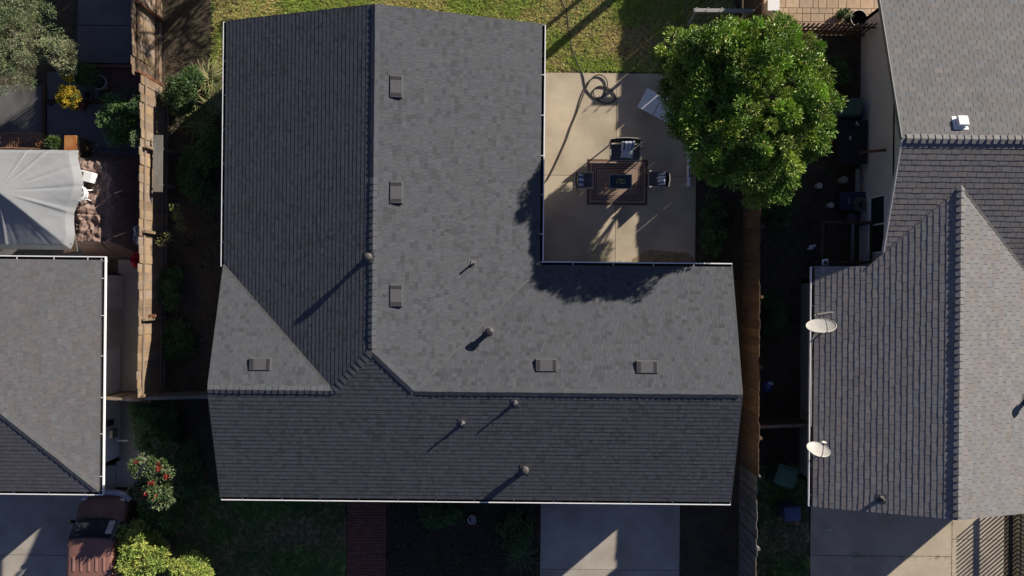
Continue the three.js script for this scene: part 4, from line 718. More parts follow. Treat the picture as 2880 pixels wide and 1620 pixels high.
seatSet('loveseat', 'dark two-seat patio sofa with curved back at the top of the rug', 'sofa', 1757, 428, 0, 1.13, 0.68, PATIO, 0.05);
seatSet('patio_chair', 'dark patio chair on the left of the rug, lit by the sun', 'chair', 1645, 509, Math.PI / 2, 0.60, 0.62, PATIO, 0.035);
seatSet('patio_chair', 'dark patio chair on the right of the rug, half in shade', 'chair', 1846, 506, -Math.PI / 2, 0.60, 0.62, PATIO, 0.035);
function stripeTex(bands, n) { return tex(256, 64, 1, 1, (u, v, i, j) => { const c = bands[Math.floor(u * n) % bands.length], k = 0.9 + 0.2 * S2(i * 2, j * 2); return c.map((x) => x * k); }); }
const tStripe = stripeTex([[0.62, 0.62, 0.60], [0.10, 0.15, 0.27], [0.62, 0.62, 0.60], [0.30, 0.36, 0.47]], 7), tStripe2 = stripeTex([[0.68, 0.68, 0.67], [0.07, 0.11, 0.24]], 5);
const mStripe = std([1, 1, 1], 0.9, { map: tStripe }), mStripe2 = std([1, 1, 1], 0.9, { map: tStripe2 });
function pillow(label, mat, x, y, z, turn, lean, w, h, th, flip) {
  const face = (sgn) => sheet(18, 18, (a, b) => { const p = a * 2 - 1, q = b * 2 - 1, f = Math.pow(Math.max(0, (1 - p * p) * (1 - q * q)), 0.42), pin = 1 - 0.09 * (1 - q * q) * (p * p) ; return [p * w / 2 * (1 - 0.08 * (1 - p * p) * 0 - 0.07 * (1 - q * q) * p * p), q * h / 2 * (1 - 0.07 * (1 - p * p) * q * q), sgn * (th / 2 * f + 0.004 * Math.sin(p * 9 + q * 7) * f)]; }, [1, 1]);
  const g = merge([face(1), face(-1)], true); if (flip) swapUV(g);
  const m = solo('cushion', label, 'cushion', g, mat, true); m.position.set(x, y, z); m.rotation.order = 'YXZ'; m.rotation.set(lean, turn, 0); return m;
}
{
  const [lx, lz] = at(1757, 428, 0.4), [cx, cz] = at(1645, 509, 0.4), [dx, dz] = at(1846, 506, 0.4);
  pillow('striped cushion leaning on the back of the dark sofa', mStripe, lx + 0.08, 0.64, lz - 0.19, 0.06, -0.62, 0.50, 0.46, 0.16);
  pillow('pale cushion lying flat on the dark sofa seat', std([0.60, 0.62, 0.64], 0.9, { map: tCloth }), lx + 0.07, 0.50, lz + 0.06, -0.08, -1.42, 0.46, 0.34, 0.14);
  pillow('blue and white striped cushion on the left patio chair', mStripe2, cx - 0.15, 0.62, cz, Math.PI / 2, -0.42, 0.46, 0.40, 0.17);
  pillow('blue and white striped cushion on the right patio chair', mStripe, dx + 0.15, 0.62, dz, -Math.PI / 2, -0.55, 0.46, 0.42, 0.16);
  const [tx, tz] = at(1745, 511, 0.45), t = thing('coffee_table', 'low patio table with black glass top and grey frame on the rug', 'table', [tx, RUG, tz]), W = 0.82, D = 0.52, H = 0.42;
  mesh('table_top', rb(W - 0.05, 0.012, D - 0.05, 0.004, 0, H, 0), M.glass, t);
  for (const [w, d, x, z] of [[W, 0.03, 0, D / 2 - 0.015], [W, 0.03, 0, -D / 2 + 0.015], [0.03, D - 0.062, W / 2 - 0.015, 0], [0.03, D - 0.062, -W / 2 + 0.015, 0]]) mesh('frame', rb(w, 0.035, d, 0.006, x, H, z), M.alu, t);
  for (const i of [-1, 1]) for (const j of [-1, 1]) mesh('leg', bar(V(i * (W / 2 - 0.02), H - 0.02, j * (D / 2 - 0.02)), V(i * (W / 2 + 0.01), 0, j * (D / 2 + 0.005)), 0.03, 0.03), M.alu, t);
  const p = thing('succulent_planter', 'small planter of green and reddish succulents on the patio table', 'planter', [tx + 0.0, RUG + H + 0.007, tz + 0.0]);
  mesh('planter_box', [rb(0.32, 0.09, 0.17, 0.02, 0, 0.045, 0)], M.whiteDirty, p); const r = rngOf(88), s = new Soup();
  for (let k = 0; k < 11; k++) { const cx2 = (r() - 0.5) * 0.30, cz2 = (r() - 0.5) * 0.16, col = [[0.16, 0.32, 0.13], [0.10, 0.26, 0.14], [0.30, 0.36, 0.14], [0.34, 0.16, 0.12], [0.22, 0.36, 0.20]][k % 5]; for (let i = 0; i < 16; i++) { const a = i * 2.4, q = 0.2 + i / 22; leaf(s, V(cx2, 0.10 + 0.03 * (1 - q), cz2), V(Math.cos(a) * q, 0.75 - q * 0.5, Math.sin(a) * q), V(0, 1, 0), 0.065, 0.036, vary(col, r, 0.2)); } }
  raw('succulents', s.geo(), M.leaf, p);
}
{ // flat black hose across the lawn and looped on the concrete
  const px = []; for (const [a, b] of [[310, -40], [345, 60], [378, 130], [392, 230], [400, 330], [420, 450], [445, 570], [475, 650], [505, 730], [540, 800], [568, 870], [580, 940], [600, 1010], [650, 1072], [720, 1132], [800, 1165], [880, 1160], [930, 1110], [905, 1042], [830, 990], [750, 978], [695, 1005], [678, 1055], [715, 1110], [785, 1092], [828, 1020], [836, 930], [800, 870], [735, 850], [665, 888], [612, 968], [560, 1090], [490, 1280], [420, 1449]]) px.push([1500 + a / 4.025, b / 4.025]);
  for (const [a, b] of [[340, 110], [270, 270], [200, 420], [135, 540]]) px.push([1500 + a / 3.62, 360 + b / 3.62]);
  const pts = px.map(([u, v], i) => { const q = P3(u, v, 0.06); q.y = v < 205 ? 0.05 : 0.064 + (i > 12 && i < 32 ? 0.002 * (i - 12) : i >= 32 ? 0.012 : 0); return q; });
  const g = tube(pts, 0.022, 240, 7); const m = solo('garden_hose', 'black garden hose lying looped on the patio concrete', 'hose', g, M.hose);
}
{ // white panel lying on the patio under the tree, propped at one edge
  const c = P3(1850, 297, 0.3), o = thing('folding_panel', 'white folding panel lying on the patio edge under the tree', 'panel', [c.x, 0.05, c.z], -0.47);
  mesh('leaf_panel', rb(0.62, 0.035, 0.78, 0.008, -0.325, 0.26, 0), M.white, o); mesh('leaf_panel', rb(0.62, 0.035, 0.78, 0.008, 0.325, 0.25, 0, 0, 0, -0.02), M.white, o);
  for (const i of [-1, 1]) for (const j of [-1, 1]) mesh('leg', rod(V(i * 0.5, 0, j * 0.3), V(i * 0.5, 0.25, j * 0.3), 0.014), M.steelDull, o);
}
{ // narrow white board on edge with black marks
  const a = P3(1939, 418, 0.4), b = P3(1939, 524, 0.4), o = thing('narrow_board', 'narrow white board standing on edge at the patio side under the tree', 'board', [(a.x + b.x) / 2, 0.045, (a.z + b.z) / 2]), L = b.z - a.z;
  mesh('board_panel', rb(0.075, 0.32, L, 0.006, 0, 0.20, 0), M.white, o); mesh('foot', rb(0.4, 0.04, 0.06, 0.006, 0, 0.02, -L / 2 + 0.1), M.whiteDirty, o); mesh('foot', rb(0.4, 0.04, 0.06, 0.006, 0, 0.02, L / 2 - 0.1), M.whiteDirty, o);
  for (let k = 0; k < 7; k++) mesh('mark', bx(rnd(0.03, 0.06), 0.004, rnd(0.03, 0.09), rnd(-0.006, 0.006), 0.361, -0.2 + k * 0.085), M.black, o);
}
{ // white cross-beam on posts with three hooks, at the top edge
  const a = P3(1950, 30, 1.6), o = thing('beam_frame', 'white beam on posts with small hooks, above the leafy tree', 'frame', [a.x, 0, a.z]);
  mesh('beam', rb(2.1, 0.12, 0.13, 0.01, 1.05, 1.6, 0), M.potGrey, o); for (const x of [0.15, 1.95]) mesh('post', rb(0.09, 1.55, 0.09, 0.008, x, 0.77, 0), M.potGrey, o);
  for (const x of [0.06, 0.45, 0.92]) mesh('hook', [tube([V(x, 1.66, 0), V(x - 0.03, 1.78, -0.02), V(x + 0.03, 1.84, -0.02), V(x + 0.02, 1.76, 0)], 0.012, 10, 5)], M.white, o);
}
// ------------------------------------------------------------------ between the tan fence and the middle house
{
  const a = P3(444, 380, 1.45), b = P3(444, 540, 1.45), o = thing('plank_shelf', 'weathered grey plank shelf on posts beside the tan fence', 'shelf', [(a.x + b.x) / 2, 0, (a.z + b.z) / 2]), L = b.z - a.z;
  for (const k of [-1, 1]) mesh('plank', rb(0.165, 0.035, L, 0.005, k * 0.086, 1.45, 0), M.woodGrey[2], o);
  for (const z of [-L / 2 + 0.42, L / 2 - 0.3]) for (const k of [-1, 1]) mesh('post', bx(0.06, 1.42, 0.06, k * 0.12, 0.71, z), M.woodGrey[1], o);
  for (const z of [-L / 2 + 0.42, L / 2 - 0.3]) mesh('cross_bar', bx(0.36, 0.07, 0.03, 0, 1.38, z + 0.05), M.woodGrey[0], o);
}
{ const [x, z] = at(432, 888, 1.4), o = thing('short_beam', 'short reddish timber sticking out of the tan fence', 'timber', [x, 0, z]); mesh('timber', rb(0.36, 0.09, 0.09, 0.008, -0.1, 1.4, 0), M.woodRed, o); mesh('bracket', bx(0.05, 0.2, 0.05, -0.24, 1.28, 0), M.woodRed, o); }
// ------------------------------------------------------------------ left yard
{ // grey fabric canopy
  const o = thing('canopy_tent', 'grey fabric canopy tent in the left yard', 'canopy', [0, 0, 0]), ap = V(-16.86, 2.95, -3.0), x0 = -18.9, x1 = -14.75, z0 = -4.55, z1 = -1.15, r = rngOf(14), ph = []; for (let k = 0; k < 5; k++) ph.push(r() * 6.28);
  const folds = Array.from({ length: 20 }, () => [r() * 6.2832 - 3.1416, 0.012 + 0.04 * r(), (r() - 0.35) * 0.06, 0.25 + 0.75 * r()]), cf = fbmOf(63, 4, 4, 0.55);
  const f = (a, b) => {
    const xe = x1 - 0.75 * Math.max(0, b - 0.5) - 0.10 * Math.sin(b * 11 + 1) * a, x = x0 + (xe - x0) * a, z = z0 + (z1 - z0) * b, dx = x - ap.x, dz = z - ap.z, m = Math.min(1.02, Math.max(dx > 0 ? dx / (xe - ap.x) : dx / (x0 - ap.x), dz > 0 ? dz / (z1 - ap.z) : dz / (z0 - ap.z))), an = Math.atan2(dz, dx);
    let cr = 0; for (const [fa, fw, fh, fr] of folds) { let d = Math.abs(an - fa); d = Math.min(d, 6.2832 - d); cr += fh * Math.exp(-d * d / (fw * fw)) * Math.min(1, m * 2.2) * (m > fr * 0.35 ? 1 : 0.2); }
    cr += 0.10 * (cf(a * 0.8, b * 0.8) - 0.5) * m; const sag = -0.06 * Math.sin(m * Math.PI), edge = m > 0.92 ? -(m - 0.92) * 2.4 : 0; return [x, 3.12 - 1.0 * m + sag + cr + edge, z];
  };
  mesh('fabric', sheet(150, 130, f, [4.1, 3.4]), M.canopy, o, true);
  for (const [x, z] of [[x0 + 0.25, z0 + 0.2], [x1 - 0.25, z0 + 0.2], [x0 + 0.25, z1 - 0.2], [x1 - 0.65, z1 - 0.2]]) mesh('pole', rod(V(x, 0, z), V(x, 1.98, z), 0.022), M.steelDull, o);
  for (const [x, z] of [[x0 + 0.25, z0 + 0.2], [x1 - 0.25, z0 + 0.2], [x0 + 0.25, z1 - 0.2], [x1 - 0.25, z1 - 0.2]]) mesh('rafter', rod(V(x, 1.98, z), V(ap.x, 2.9, ap.z), 0.016), M.steelDull, o);
}
const tarpH = fbmOf(77, 4, 5, 0.55);
{ // brown tarpaulin over a heap
  const x0 = -15.6, x1 = -13.35, z0 = -4.75, z1 = -0.95;
  const f = (a, b) => {
    const x = x0 + (x1 - x0) * a, z = z0 + (z1 - z0) * b, e = Math.min(1, 5 * a, 3.0 * (1 - a), 7 * b, 7 * (1 - b)), n = tarpH(a * 0.9, b * 1.3), rid = Math.abs(tarpH(a * 1.7 + 0.3, b * 2.1) - 0.5) * 2, step = (b > 0.62 && a < 0.55) ? 0.28 : 0;
    const sm = e * e * (3 - 2 * e); return [x + 0.06 * (n - 0.5), 0.02 + sm * (1.45 + 0.6 * (n - 0.45) + step * 0.6) * (1 - 0.34 * a) - 0.2 * rid * sm, z + 0.08 * (rid - 0.3)];
  };
  solo('tarpaulin', 'crumpled brown tarpaulin over a heap beside the canopy tent', 'tarpaulin', sheet(110, 150, f, [2.1, 3.8]), M.tarp, true);
  const P = (u, v, h) => { const [x, z] = at(u, v, h); return [x, z]; };
  { const [x, z] = P(237, 495, 1.75), o = thing('appliance_box', 'white boxy appliance with a grey grille on the brown tarpaulin', 'appliance', [x, 1.36, z], -0.22); mesh('case', rb(0.48, 0.36, 0.36, 0.02, 0, 0.18, 0), M.white, o); mesh('grille', rb(0.17, 0.012, 0.22, 0.004, -0.14, 0.362, -0.02), M.steelDull, o); mesh('fan_hub', cy(0.05, 0.05, 0.012, -0.14, 0.37, -0.02), M.ventDark, o); }
  { // white lattice garden chair
    const [x, z] = P(224, 545, 1.75), o = thing('lattice_chair', 'white lattice garden chair on the brown tarpaulin', 'chair', [x, 1.28, z], -Math.PI / 2 - 0.05);
    mesh('seat', cy(0.23, 0.22, 0.03, 0, 0.28, 0.02, 20), M.white, o); for (const [i, j] of [[-1, -1], [1, -1], [-1, 1], [1, 1]]) mesh('leg', rod(V(i * 0.15, 0.28, j * 0.15), V(i * 0.21, -0.1, j * 0.21), 0.02), M.white, o);
    const ring = (y, rr, th) => tube(Array.from({ length: 13 }, (_, k) => { const a = Math.PI * (-0.08 + 1.16 * k / 12); return V(Math.cos(a) * rr, y + 0.05 * Math.sin(a), -Math.sin(a) * rr + 0.02); }), th, 30, 6);
    mesh('back_rail', [ring(0.62, 0.29, 0.028), ring(0.40, 0.26, 0.018)], M.white, o);
    const lat = []; for (let k = 0; k <= 14; k++) { const a = Math.PI * (-0.06 + 1.12 * k / 14), b = Math.PI * (-0.06 + 1.12 * (k + (k % 2 ? 1 : -1) * 0.9) / 14); lat.push(rod(V(Math.cos(a) * 0.26, 0.34, -Math.sin(a) * 0.26 + 0.02), V(Math.cos(b) * 0.285, 0.64, -Math.sin(b) * 0.285 + 0.02), 0.012, 0.012, 5), rod(V(Math.cos(b) * 0.26, 0.34, -Math.sin(b) * 0.26 + 0.02), V(Math.cos(a) * 0.285, 0.64, -Math.sin(a) * 0.285 + 0.02), 0.012, 0.012, 5)); } mesh('lattice', lat, M.white, o);
    mesh('armrest', [tube([V(-0.28, 0.62, 0.0), V(-0.28, 0.58, 0.16), V(-0.24, 0.40, 0.24), V(-0.2, 0.28, 0.2)], 0.026, 14, 6)], M.white, o); mesh('armrest', [tube([V(0.28, 0.62, 0.0), V(0.28, 0.58, 0.16), V(0.24, 0.40, 0.24), V(0.2, 0.28, 0.2)], 0.026, 14, 6)], M.white, o);
  }
  { const [x, z] = P(192, 675, 1.6), o = thing('plank', 'brown plank lying on the lower tarpaulin', 'plank', [x, 1.62, z], 0.18); mesh('board', rb(0.42, 0.05, 0.85, 0.01, 0, 0, 0, 0, 0.02, -0.06), M.woodDark, o); mesh('trim', rb(0.06, 0.03, 0.85, 0.008, 0.25, 0.0, 0.02), M.steelDull, o); }
}
{ // cabinet with a rusty orange top
  const a = P3(198, 412, 1.15), o = thing('cabinet', 'rusty orange topped cabinet beside the canopy tent', 'cabinet', [a.x, 0.04, a.z]);
  mesh('body', rb(0.40, 1.08, 0.74, 0.01, 0, 0.54, 0), std([0.14, 0.12, 0.075], 0.8, { map: tRust }), o); mesh('top', rb(0.44, 0.03, 0.78, 0.008, 0, 1.1, 0), M.orange, o); mesh('door', rb(0.016, 0.94, 0.34, 0.006, 0.207, 0.52, -0.18), std([0.15, 0.13, 0.08], 0.8, { map: tRust }), o); mesh('door', rb(0.016, 0.94, 0.34, 0.006, 0.207, 0.52, 0.18), std([0.15, 0.13, 0.08], 0.8, { map: tRust }), o);
}
{ // wrought iron bench
  const a = P3(58, 396, 0.5), o = thing('iron_bench', 'rusty ornate iron bench above the canopy tent', 'bench', [a.x, 0.04, a.z]), L = 1.55;
  mesh('seat_frame', [rod(V(-L / 2, 0.45, -0.28), V(L / 2, 0.45, -0.28), 0.015), rod(V(-L / 2, 0.45, 0.26), V(L / 2, 0.45, 0.26), 0.015), rod(V(-L / 2, 0.45, -0.28), V(-L / 2, 0.45, 0.26), 0.015), rod(V(L / 2, 0.45, -0.28), V(L / 2, 0.45, 0.26), 0.015)], M.rust, o);
  const bars = []; for (let k = 0; k < 26; k++) bars.push(rod(V(-L / 2 + L * k / 25, 0.452, -0.28), V(-L / 2 + L * k / 25, 0.452, 0.26), 0.007, 0.007, 5)); for (let k = 0; k < 9; k++) bars.push(rod(V(-L / 2, 0.44, -0.25 + k * 0.062), V(L / 2, 0.44, -0.25 + k * 0.062), 0.006, 0.006, 5)); mesh('seat_grille', bars, M.rust, o);
  const scroll = (x, z, s) => tube(Array.from({ length: 16 }, (_, k) => { const t = k / 15, a = t * 9 * s, r = 0.13 * (1 - t * 0.8); return V(x + Math.cos(a) * r, 0.64 - Math.abs(z) * 0.1, z + Math.sin(a) * r); }), 0.013, 40, 5);
  for (const k of [-1, 1]) { mesh('scroll', [scroll(k * (L / 2 - 0.04), -0.12, 1), scroll(k * (L / 2 - 0.04), 0.13, -1)], M.rust, o); for (const z of [-0.26, 0.24]) mesh('leg', rod(V(k * (L / 2 - 0.03), 0, z), V(k * (L / 2 - 0.03), 0.6, z), 0.014), M.rust, o); }
  const bk = []; for (let k = 0; k <= 20; k++) bk.push(rod(V(-L / 2 + L * k / 20, 0.45, 0.27), V(-L / 2 + L * k / 20, 0.88 + 0.06 * Math.sin(k / 20 * Math.PI), 0.34), 0.008, 0.008, 5)); bk.push(tube([V(-L / 2, 0.88, 0.34), V(0, 0.95, 0.345), V(L / 2, 0.88, 0.34)], 0.016, 16, 6)); mesh('backrest', bk, M.rust, o);
  mesh('ring', [put(new THREE.TorusGeometry(0.09, 0.01, 5, 18), -0.25, 0.7, 0.31), put(new THREE.TorusGeometry(0.05, 0.01, 5, 16), -0.25, 0.7, 0.31)], M.rust, o);
}
{ const a = P3(150, 408, 0.4), o = thing('trough_planter', 'pale trough planter between the iron bench and rusty cabinet', 'planter', [a.x, 0.04, a.z]); mesh('trough', [rb(0.72, 0.05, 0.4, 0.01, 0, 0.03, 0), rb(0.72, 0.42, 0.04, 0.01, 0, 0.22, -0.18), rb(0.72, 0.42, 0.04, 0.01, 0, 0.22, 0.18), rb(0.04, 0.42, 0.33, 0.01, -0.34, 0.22, 0), rb(0.04, 0.42, 0.33, 0.01, 0.34, 0.22, 0)], M.potGrey, o); mesh('earth', bx(0.64, 0.02, 0.32, 0, 0.36, 0), M.soil, o); }
{ const a = P3(90, 432, 0.35), o = thing('low_wall', 'low brown block wall along the canopy tent', 'wall', [a.x, 0, a.z]); for (let k = 0; k < 6; k++) mesh('block', rb(0.385, 0.34, 0.17, 0.012, -0.98 + k * 0.392, 0.2, 0, 0, 0, 0, 1), k % 2 ? M.woodGrey[3] : M.terracotta, o); }
function pot(label, u, v, h, r, mat, soil = true) {
  const [x, z] = at(u, v, h), o = thing('plant_pot', label, 'pot', [x, 0.035, z]);
  mesh('pot_wall', lathe([[r * 0.68, 0], [r * 0.95, h * 0.9], [r * 1.06, h * 0.9], [r * 1.06, h], [r * 0.9, h], [r * 0.86, h * 0.8]], 26), mat, o); if (soil) mesh('earth', cy(r * 0.88, r * 0.7, 0.03, 0, h * 0.8, 0, 22), M.bed, o);
}
pot('terracotta pot under the yellow-flowered bush', 212, 288, 0.55, 0.28, M.terracotta);
pot('pale grey round pot near the slab, left of the tan fence', 280, 232, 0.42, 0.25, M.potGrey);
pot('small grey-green pot between the terracotta and the pale pot', 246, 268, 0.35, 0.15, std([0.12, 0.15, 0.13], 0.85, { map: tDirt }));
solo('floor_drain', 'small dark drain cover left of the yellow-flowered bush', 'drain', [cy(0.075, 0.075, 0.012, ...(() => { const [x, z] = at(144, 292, 0.05); return [x, 0.05, z]; })(), 18), put(new THREE.TorusGeometry(0.08, 0.01, 6, 20).rotateX(Math.PI / 2), ...(() => { const [x, z] = at(144, 292, 0.05); return [x, 0.056, z]; })())], M.blackMatte);
function crumple(label, name, cat, pts, mat, seed) { const f0 = fbmOf(seed, 4, 4, 0.6); const [u0, v0, u1, v1, h] = pts, a = P3(u0, v0, h), b = P3(u1, v1, h); return solo(name, label, cat, sheet(26, 34, (s, t) => { const e = Math.min(1, 4 * s, 4 * (1 - s), 4 * t, 4 * (1 - t)), n = f0(s, t); return [a.x + (b.x - a.x) * s + 0.1 * (n - 0.5), Math.max(0.03, h * (0.55 * e + 0.45) + 0.5 * (n - 0.5) * e - 0.5 * (1 - e)), a.z + (b.z - a.z) * t + 0.1 * (f0(t, s) - 0.5)]; }, [0.5, 1]), mat, true); }
crumple('crumpled pale plastic sheet against the left side of the tan fence', 'plastic_sheet', 'plastic', [369, 615, 394, 705, 1.1], M.bag, 15);
crumple('crumpled red cloth below the plastic sheet at the tan fence', 'red_cloth', 'cloth', [359, 700, 393, 762, 1.0], M.red, 16);
// ------------------------------------------------------------------ maroon van, front to the top of the picture
{
  const o = thing('parked_van', 'maroon van with ribbed roof parked in front of the left house', 'van', [-14.42, 0, 7.42]), W = 1.78;
  const prof = [[0.14, 0.42], [0.15, 0.78], [0.22, 0.90], [0.62, 1.02], [0.72, 1.05], [1.36, 1.68], [1.52, 1.76], [4.35, 1.78], [4.62, 1.70], [4.72, 0.9], [4.72, 0.42], [4.3, 0.32], [0.3, 0.32]];
  const nS = 13, s = []; // loft across the width with tumblehome and crowned roof
  const g = new Soup(), row = (k) => { const t = k / (nS - 1) * 2 - 1; return prof.map(([z, y]) => { const hy = Math.max(0, (y - 0.95) / 0.83), w = (W / 2) * (1 - 0.11 * hy * hy - 0.03 * (z < 0.2 ? 1 : 0)), x = Math.sign(t) * w * (1 - Math.pow(1 - Math.abs(t), 1.6)), q = Math.pow(Math.abs(t), 5); return [x, y - 0.07 * q * (y > 0.85 ? 1 : 0), z + (z < 1.6 ? (0.36 - 0.14 * z) * Math.pow(Math.abs(t), 2.6) : z > 4.3 ? -0.08 * q : 0.03 * q)]; }); };
  const gp = [], ix = [], m = prof.length; for (let k = 0; k < nS; k++) for (const q of row(k)) gp.push(...q); for (let k = 0; k < nS - 1; k++) for (let i = 0; i < m; i++) { const a = k * m + i, b = k * m + (i + 1) % m, c = a + m, d = b + m; ix.push(a, b, c, b, d, c); }
  for (const k of [0, nS - 1]) for (let i = 1; i < m - 1; i++) k ? ix.push(k * m, k * m + i, k * m + i + 1) : ix.push(0, i + 1, i);
  const bg = new THREE.BufferGeometry(); bg.setAttribute('position', new THREE.Float32BufferAttribute(gp, 3)); bg.setAttribute('uv', new THREE.Float32BufferAttribute(new Array(gp.length / 3 * 2).fill(0), 2)); bg.setIndex(ix); bg.computeVertexNormals();
  mesh('body', bg, M.vanPaint, o);
  const scr = sheet(18, 6, (a, b) => { const t = (a * 2 - 1) * 0.90, z = 0.80 + 0.53 * b, y = 1.05 + (z - 0.72) * 0.984, hy = Math.max(0, (y - 0.95) / 0.83), q = Math.pow(Math.abs(t), 5), w = (W / 2) * (1 - 0.11 * hy * hy), x = Math.sign(t) * w * (1 - Math.pow(1 - Math.abs(t), 1.6)); return [x, y - 0.07 * q + 0.022, z + (0.36 - 0.14 * z) * Math.pow(Math.abs(t), 2.6) - 0.022]; }); mesh('windscreen', scr, M.glass, o);
  mesh('painted_reflection', rb(0.22, 0.008, 0.5, 0.003, 0.55, 1.40, 1.03, 0, -0.79, 0), M.whiteDirty, o);  // pale patch painting a sunlit reflection onto the windscreen
  for (const k of [-1, 0, 1, 2, -2]) { mesh('roof_rib', rb(0.075, 0.02, 0.5, 0.009, k * 0.26, 1.777, 2.2), M.vanRib, o); mesh('roof_rib', rb(0.06, 0.02, 1.9, 0.009, k * 0.26, 1.787, 3.6), M.vanRib, o); }
  for (const k of [-1, 1]) { mesh('rain_gutter', bx(0.02, 0.02, 2.8, k * 0.74, 1.72, 2.9), M.vanPaint, o); mesh('mirror', rb(0.2, 0.16, 0.12, 0.03, k * 0.98, 1.08, 0.95), M.blackMatte, o); mesh('headlight', rb(0.32, 0.14, 0.08, 0.03, k * 0.6, 0.74, 0.25), M.white, o); }
  mesh('bumper', [tube([V(-0.82, 0.55, 0.34), V(-0.6, 0.55, 0.12), V(0, 0.55, 0.04), V(0.6, 0.55, 0.12), V(0.82, 0.55, 0.34)], 0.12, 24, 10)], M.plasticGrey, o);
  mesh('wiper', [rod(V(-0.5, 1.10, 0.74), V(0.02, 1.32, 0.97), 0.012), rod(V(0.1, 1.10, 0.74), V(0.6, 1.30, 0.96), 0.012)], M.blackMatte, o);
  for (const k of [-1, 1]) for (const z of [0.85, 3.75]) { const w = new THREE.Group(); w.name = 'wheel'; w.position.set(k * 0.78, 0.32, z); o.add(w); mesh('tyre', put(new THREE.TorusGeometry(0.24, 0.09, 8, 20).rotateY(Math.PI / 2), 0, 0, 0), M.rubber, w); mesh('rim', cy(0.19, 0.19, 0.12, 0, 0, 0, 18, 0, 0, Math.PI / 2), M.steel, w); }
}
// ------------------------------------------------------------------ front garden
{
  const [x, z] = at(1327, 1463, 0.36), o = thing('bucket', 'white bucket on the dark front garden', 'bucket', [x, 0.005, z]);
  mesh('bucket_wall', lathe([[0.115, 0], [0.135, 0.36], [0.148, 0.36], [0.148, 0.335], [0.138, 0.335]], 28), M.white, o); mesh('bucket_floor', cy(0.112, 0.112, 0.01, 0, 0.03, 0, 24), M.navy, o);
  mesh('contents', [cy(0.128, 0.125, 0.02, 0, 0.25, 0, 24)], M.navy, o); mesh('rag', [sheet(10, 10, (a, b) => [(a - 0.5) * 0.11 + 0.02, 0.275 + 0.03 * Math.sin(a * 7 + b * 4), (b - 0.5) * 0.16], [1, 1]).rotateY(-0.6)], std([0.55, 0.58, 0.62], 0.9, { side: THREE.DoubleSide }), o, true);
  mesh('handle', [tube([V(-0.145, 0.33, 0), V(-0.13, 0.30, 0.09), V(0, 0.29, 0.16), V(0.13, 0.30, 0.09), V(0.145, 0.33, 0)], 0.005, 18, 5)], M.steel, o);
}
// ------------------------------------------------------------------ right side yard and roof-mounted things
function dish(label, u, v, rx, tilt, yaw, solidArm, y0) {
  const pl = RR.W1, [x, z] = at(u, v, 3.05), yb = planeY(pl, Math.max(10.2, x), z), o = thing('satellite_dish', label, 'satellite dish', [x, 0, z], yaw, 'satellite dishes on the right roof'), yc = 3.1;
  const face = new THREE.Group(); face.name = 'reflector'; face.position.set(0, yc, 0); face.rotation.x = -tilt; o.add(face);
  const cup = sheet(28, 10, (a, b) => { const an = a * 6.28319, r = b * rx; return [Math.cos(an) * r, -0.09 * (1 - b * b) , Math.sin(an) * r * 0.94]; }, [1, 1]); mesh('bowl', cup, M.dish, face);
  mesh('rim', tube(Array.from({ length: 24 }, (_, k) => V(Math.cos(k / 24 * 6.28319) * rx, 0, Math.sin(k / 24 * 6.28319) * rx * 0.94)), 0.012, 60, 6, true), M.whiteDirty, face);
  mesh('feed_arm', [tube([V(0, -0.05, rx * 0.94), V(0, 0.12, rx * 1.0), V(0, rx * 1.15, rx * 0.5)], 0.016, 14, 6)], M.steelDull, face);
  mesh('receiver', [rb(solidArm ? 0.16 : 0.5, 0.07, 0.09, 0.02, 0, rx * 1.2, rx * 0.46), cy(0.035, 0.04, 0.14, 0, rx * 1.1, rx * 0.42, 14)], solidArm ? M.whiteDirty : M.steelDull, face);
  if (!solidArm) mesh('cross_arm', rod(V(-0.32, rx * 1.2, rx * 0.46), V(0.28, rx * 1.2, rx * 0.46), 0.012), M.whiteDirty, face);
  mesh('mast', [tube([V(0.22, yb - 0.02, 0.26), V(0.2, yb + 0.25, 0.26), V(0.05, yc - 0.02, 0.12)], 0.025, 12, 8)], M.whiteDirty, o); mesh('foot', rb(0.22, 0.014, 0.16, 0.004, 0.22, yb + 0.012, 0.26, 0, 0, Math.atan(P)), M.steelDull, o);
}
dish('larger satellite dish with a crossbar receiver on the right roof edge', 2308, 916, 0.47, 1.12, 0.17, false);
dish('smaller plain satellite dish on the right roof edge, lower down', 2300, 1263, 0.37, 1.02, -0.12, true);
{ const pts = [[2292, 940], [2287, 955], [2284, 975], [2284, 1050], [2283, 1200]].map(([u, v]) => P3(u, v, 2.62)); pts.forEach((p) => { p.y = planeY(RR.W1, Math.max(10.12, p.x), p.z) + 0.03; }); solo('dish_cable', 'thin pale cable running from the larger dish along the gutter', 'cable', tube(pts, 0.008, 40, 5), M.whiteDirty); }
{ const a = P3(2322, 737, 2.6), o = thing('floodlight', 'small white floodlight at the corner of the right house roof', 'lamp', [a.x, 2.35, a.z], 0.15); mesh('housing', rb(0.19, 0.05, 0.2, 0.012, 0, 0.2, 0, 0, 0.5, 0), M.white, o); mesh('lens', rb(0.14, 0.008, 0.15, 0.003, 0, 0.228, 0.013, 0, 0.5, 0), M.glass, o); mesh('bracket', rod(V(0.04, 0.18, 0), V(0.16, 0.02, 0.14), 0.018), M.steelDull, o); }
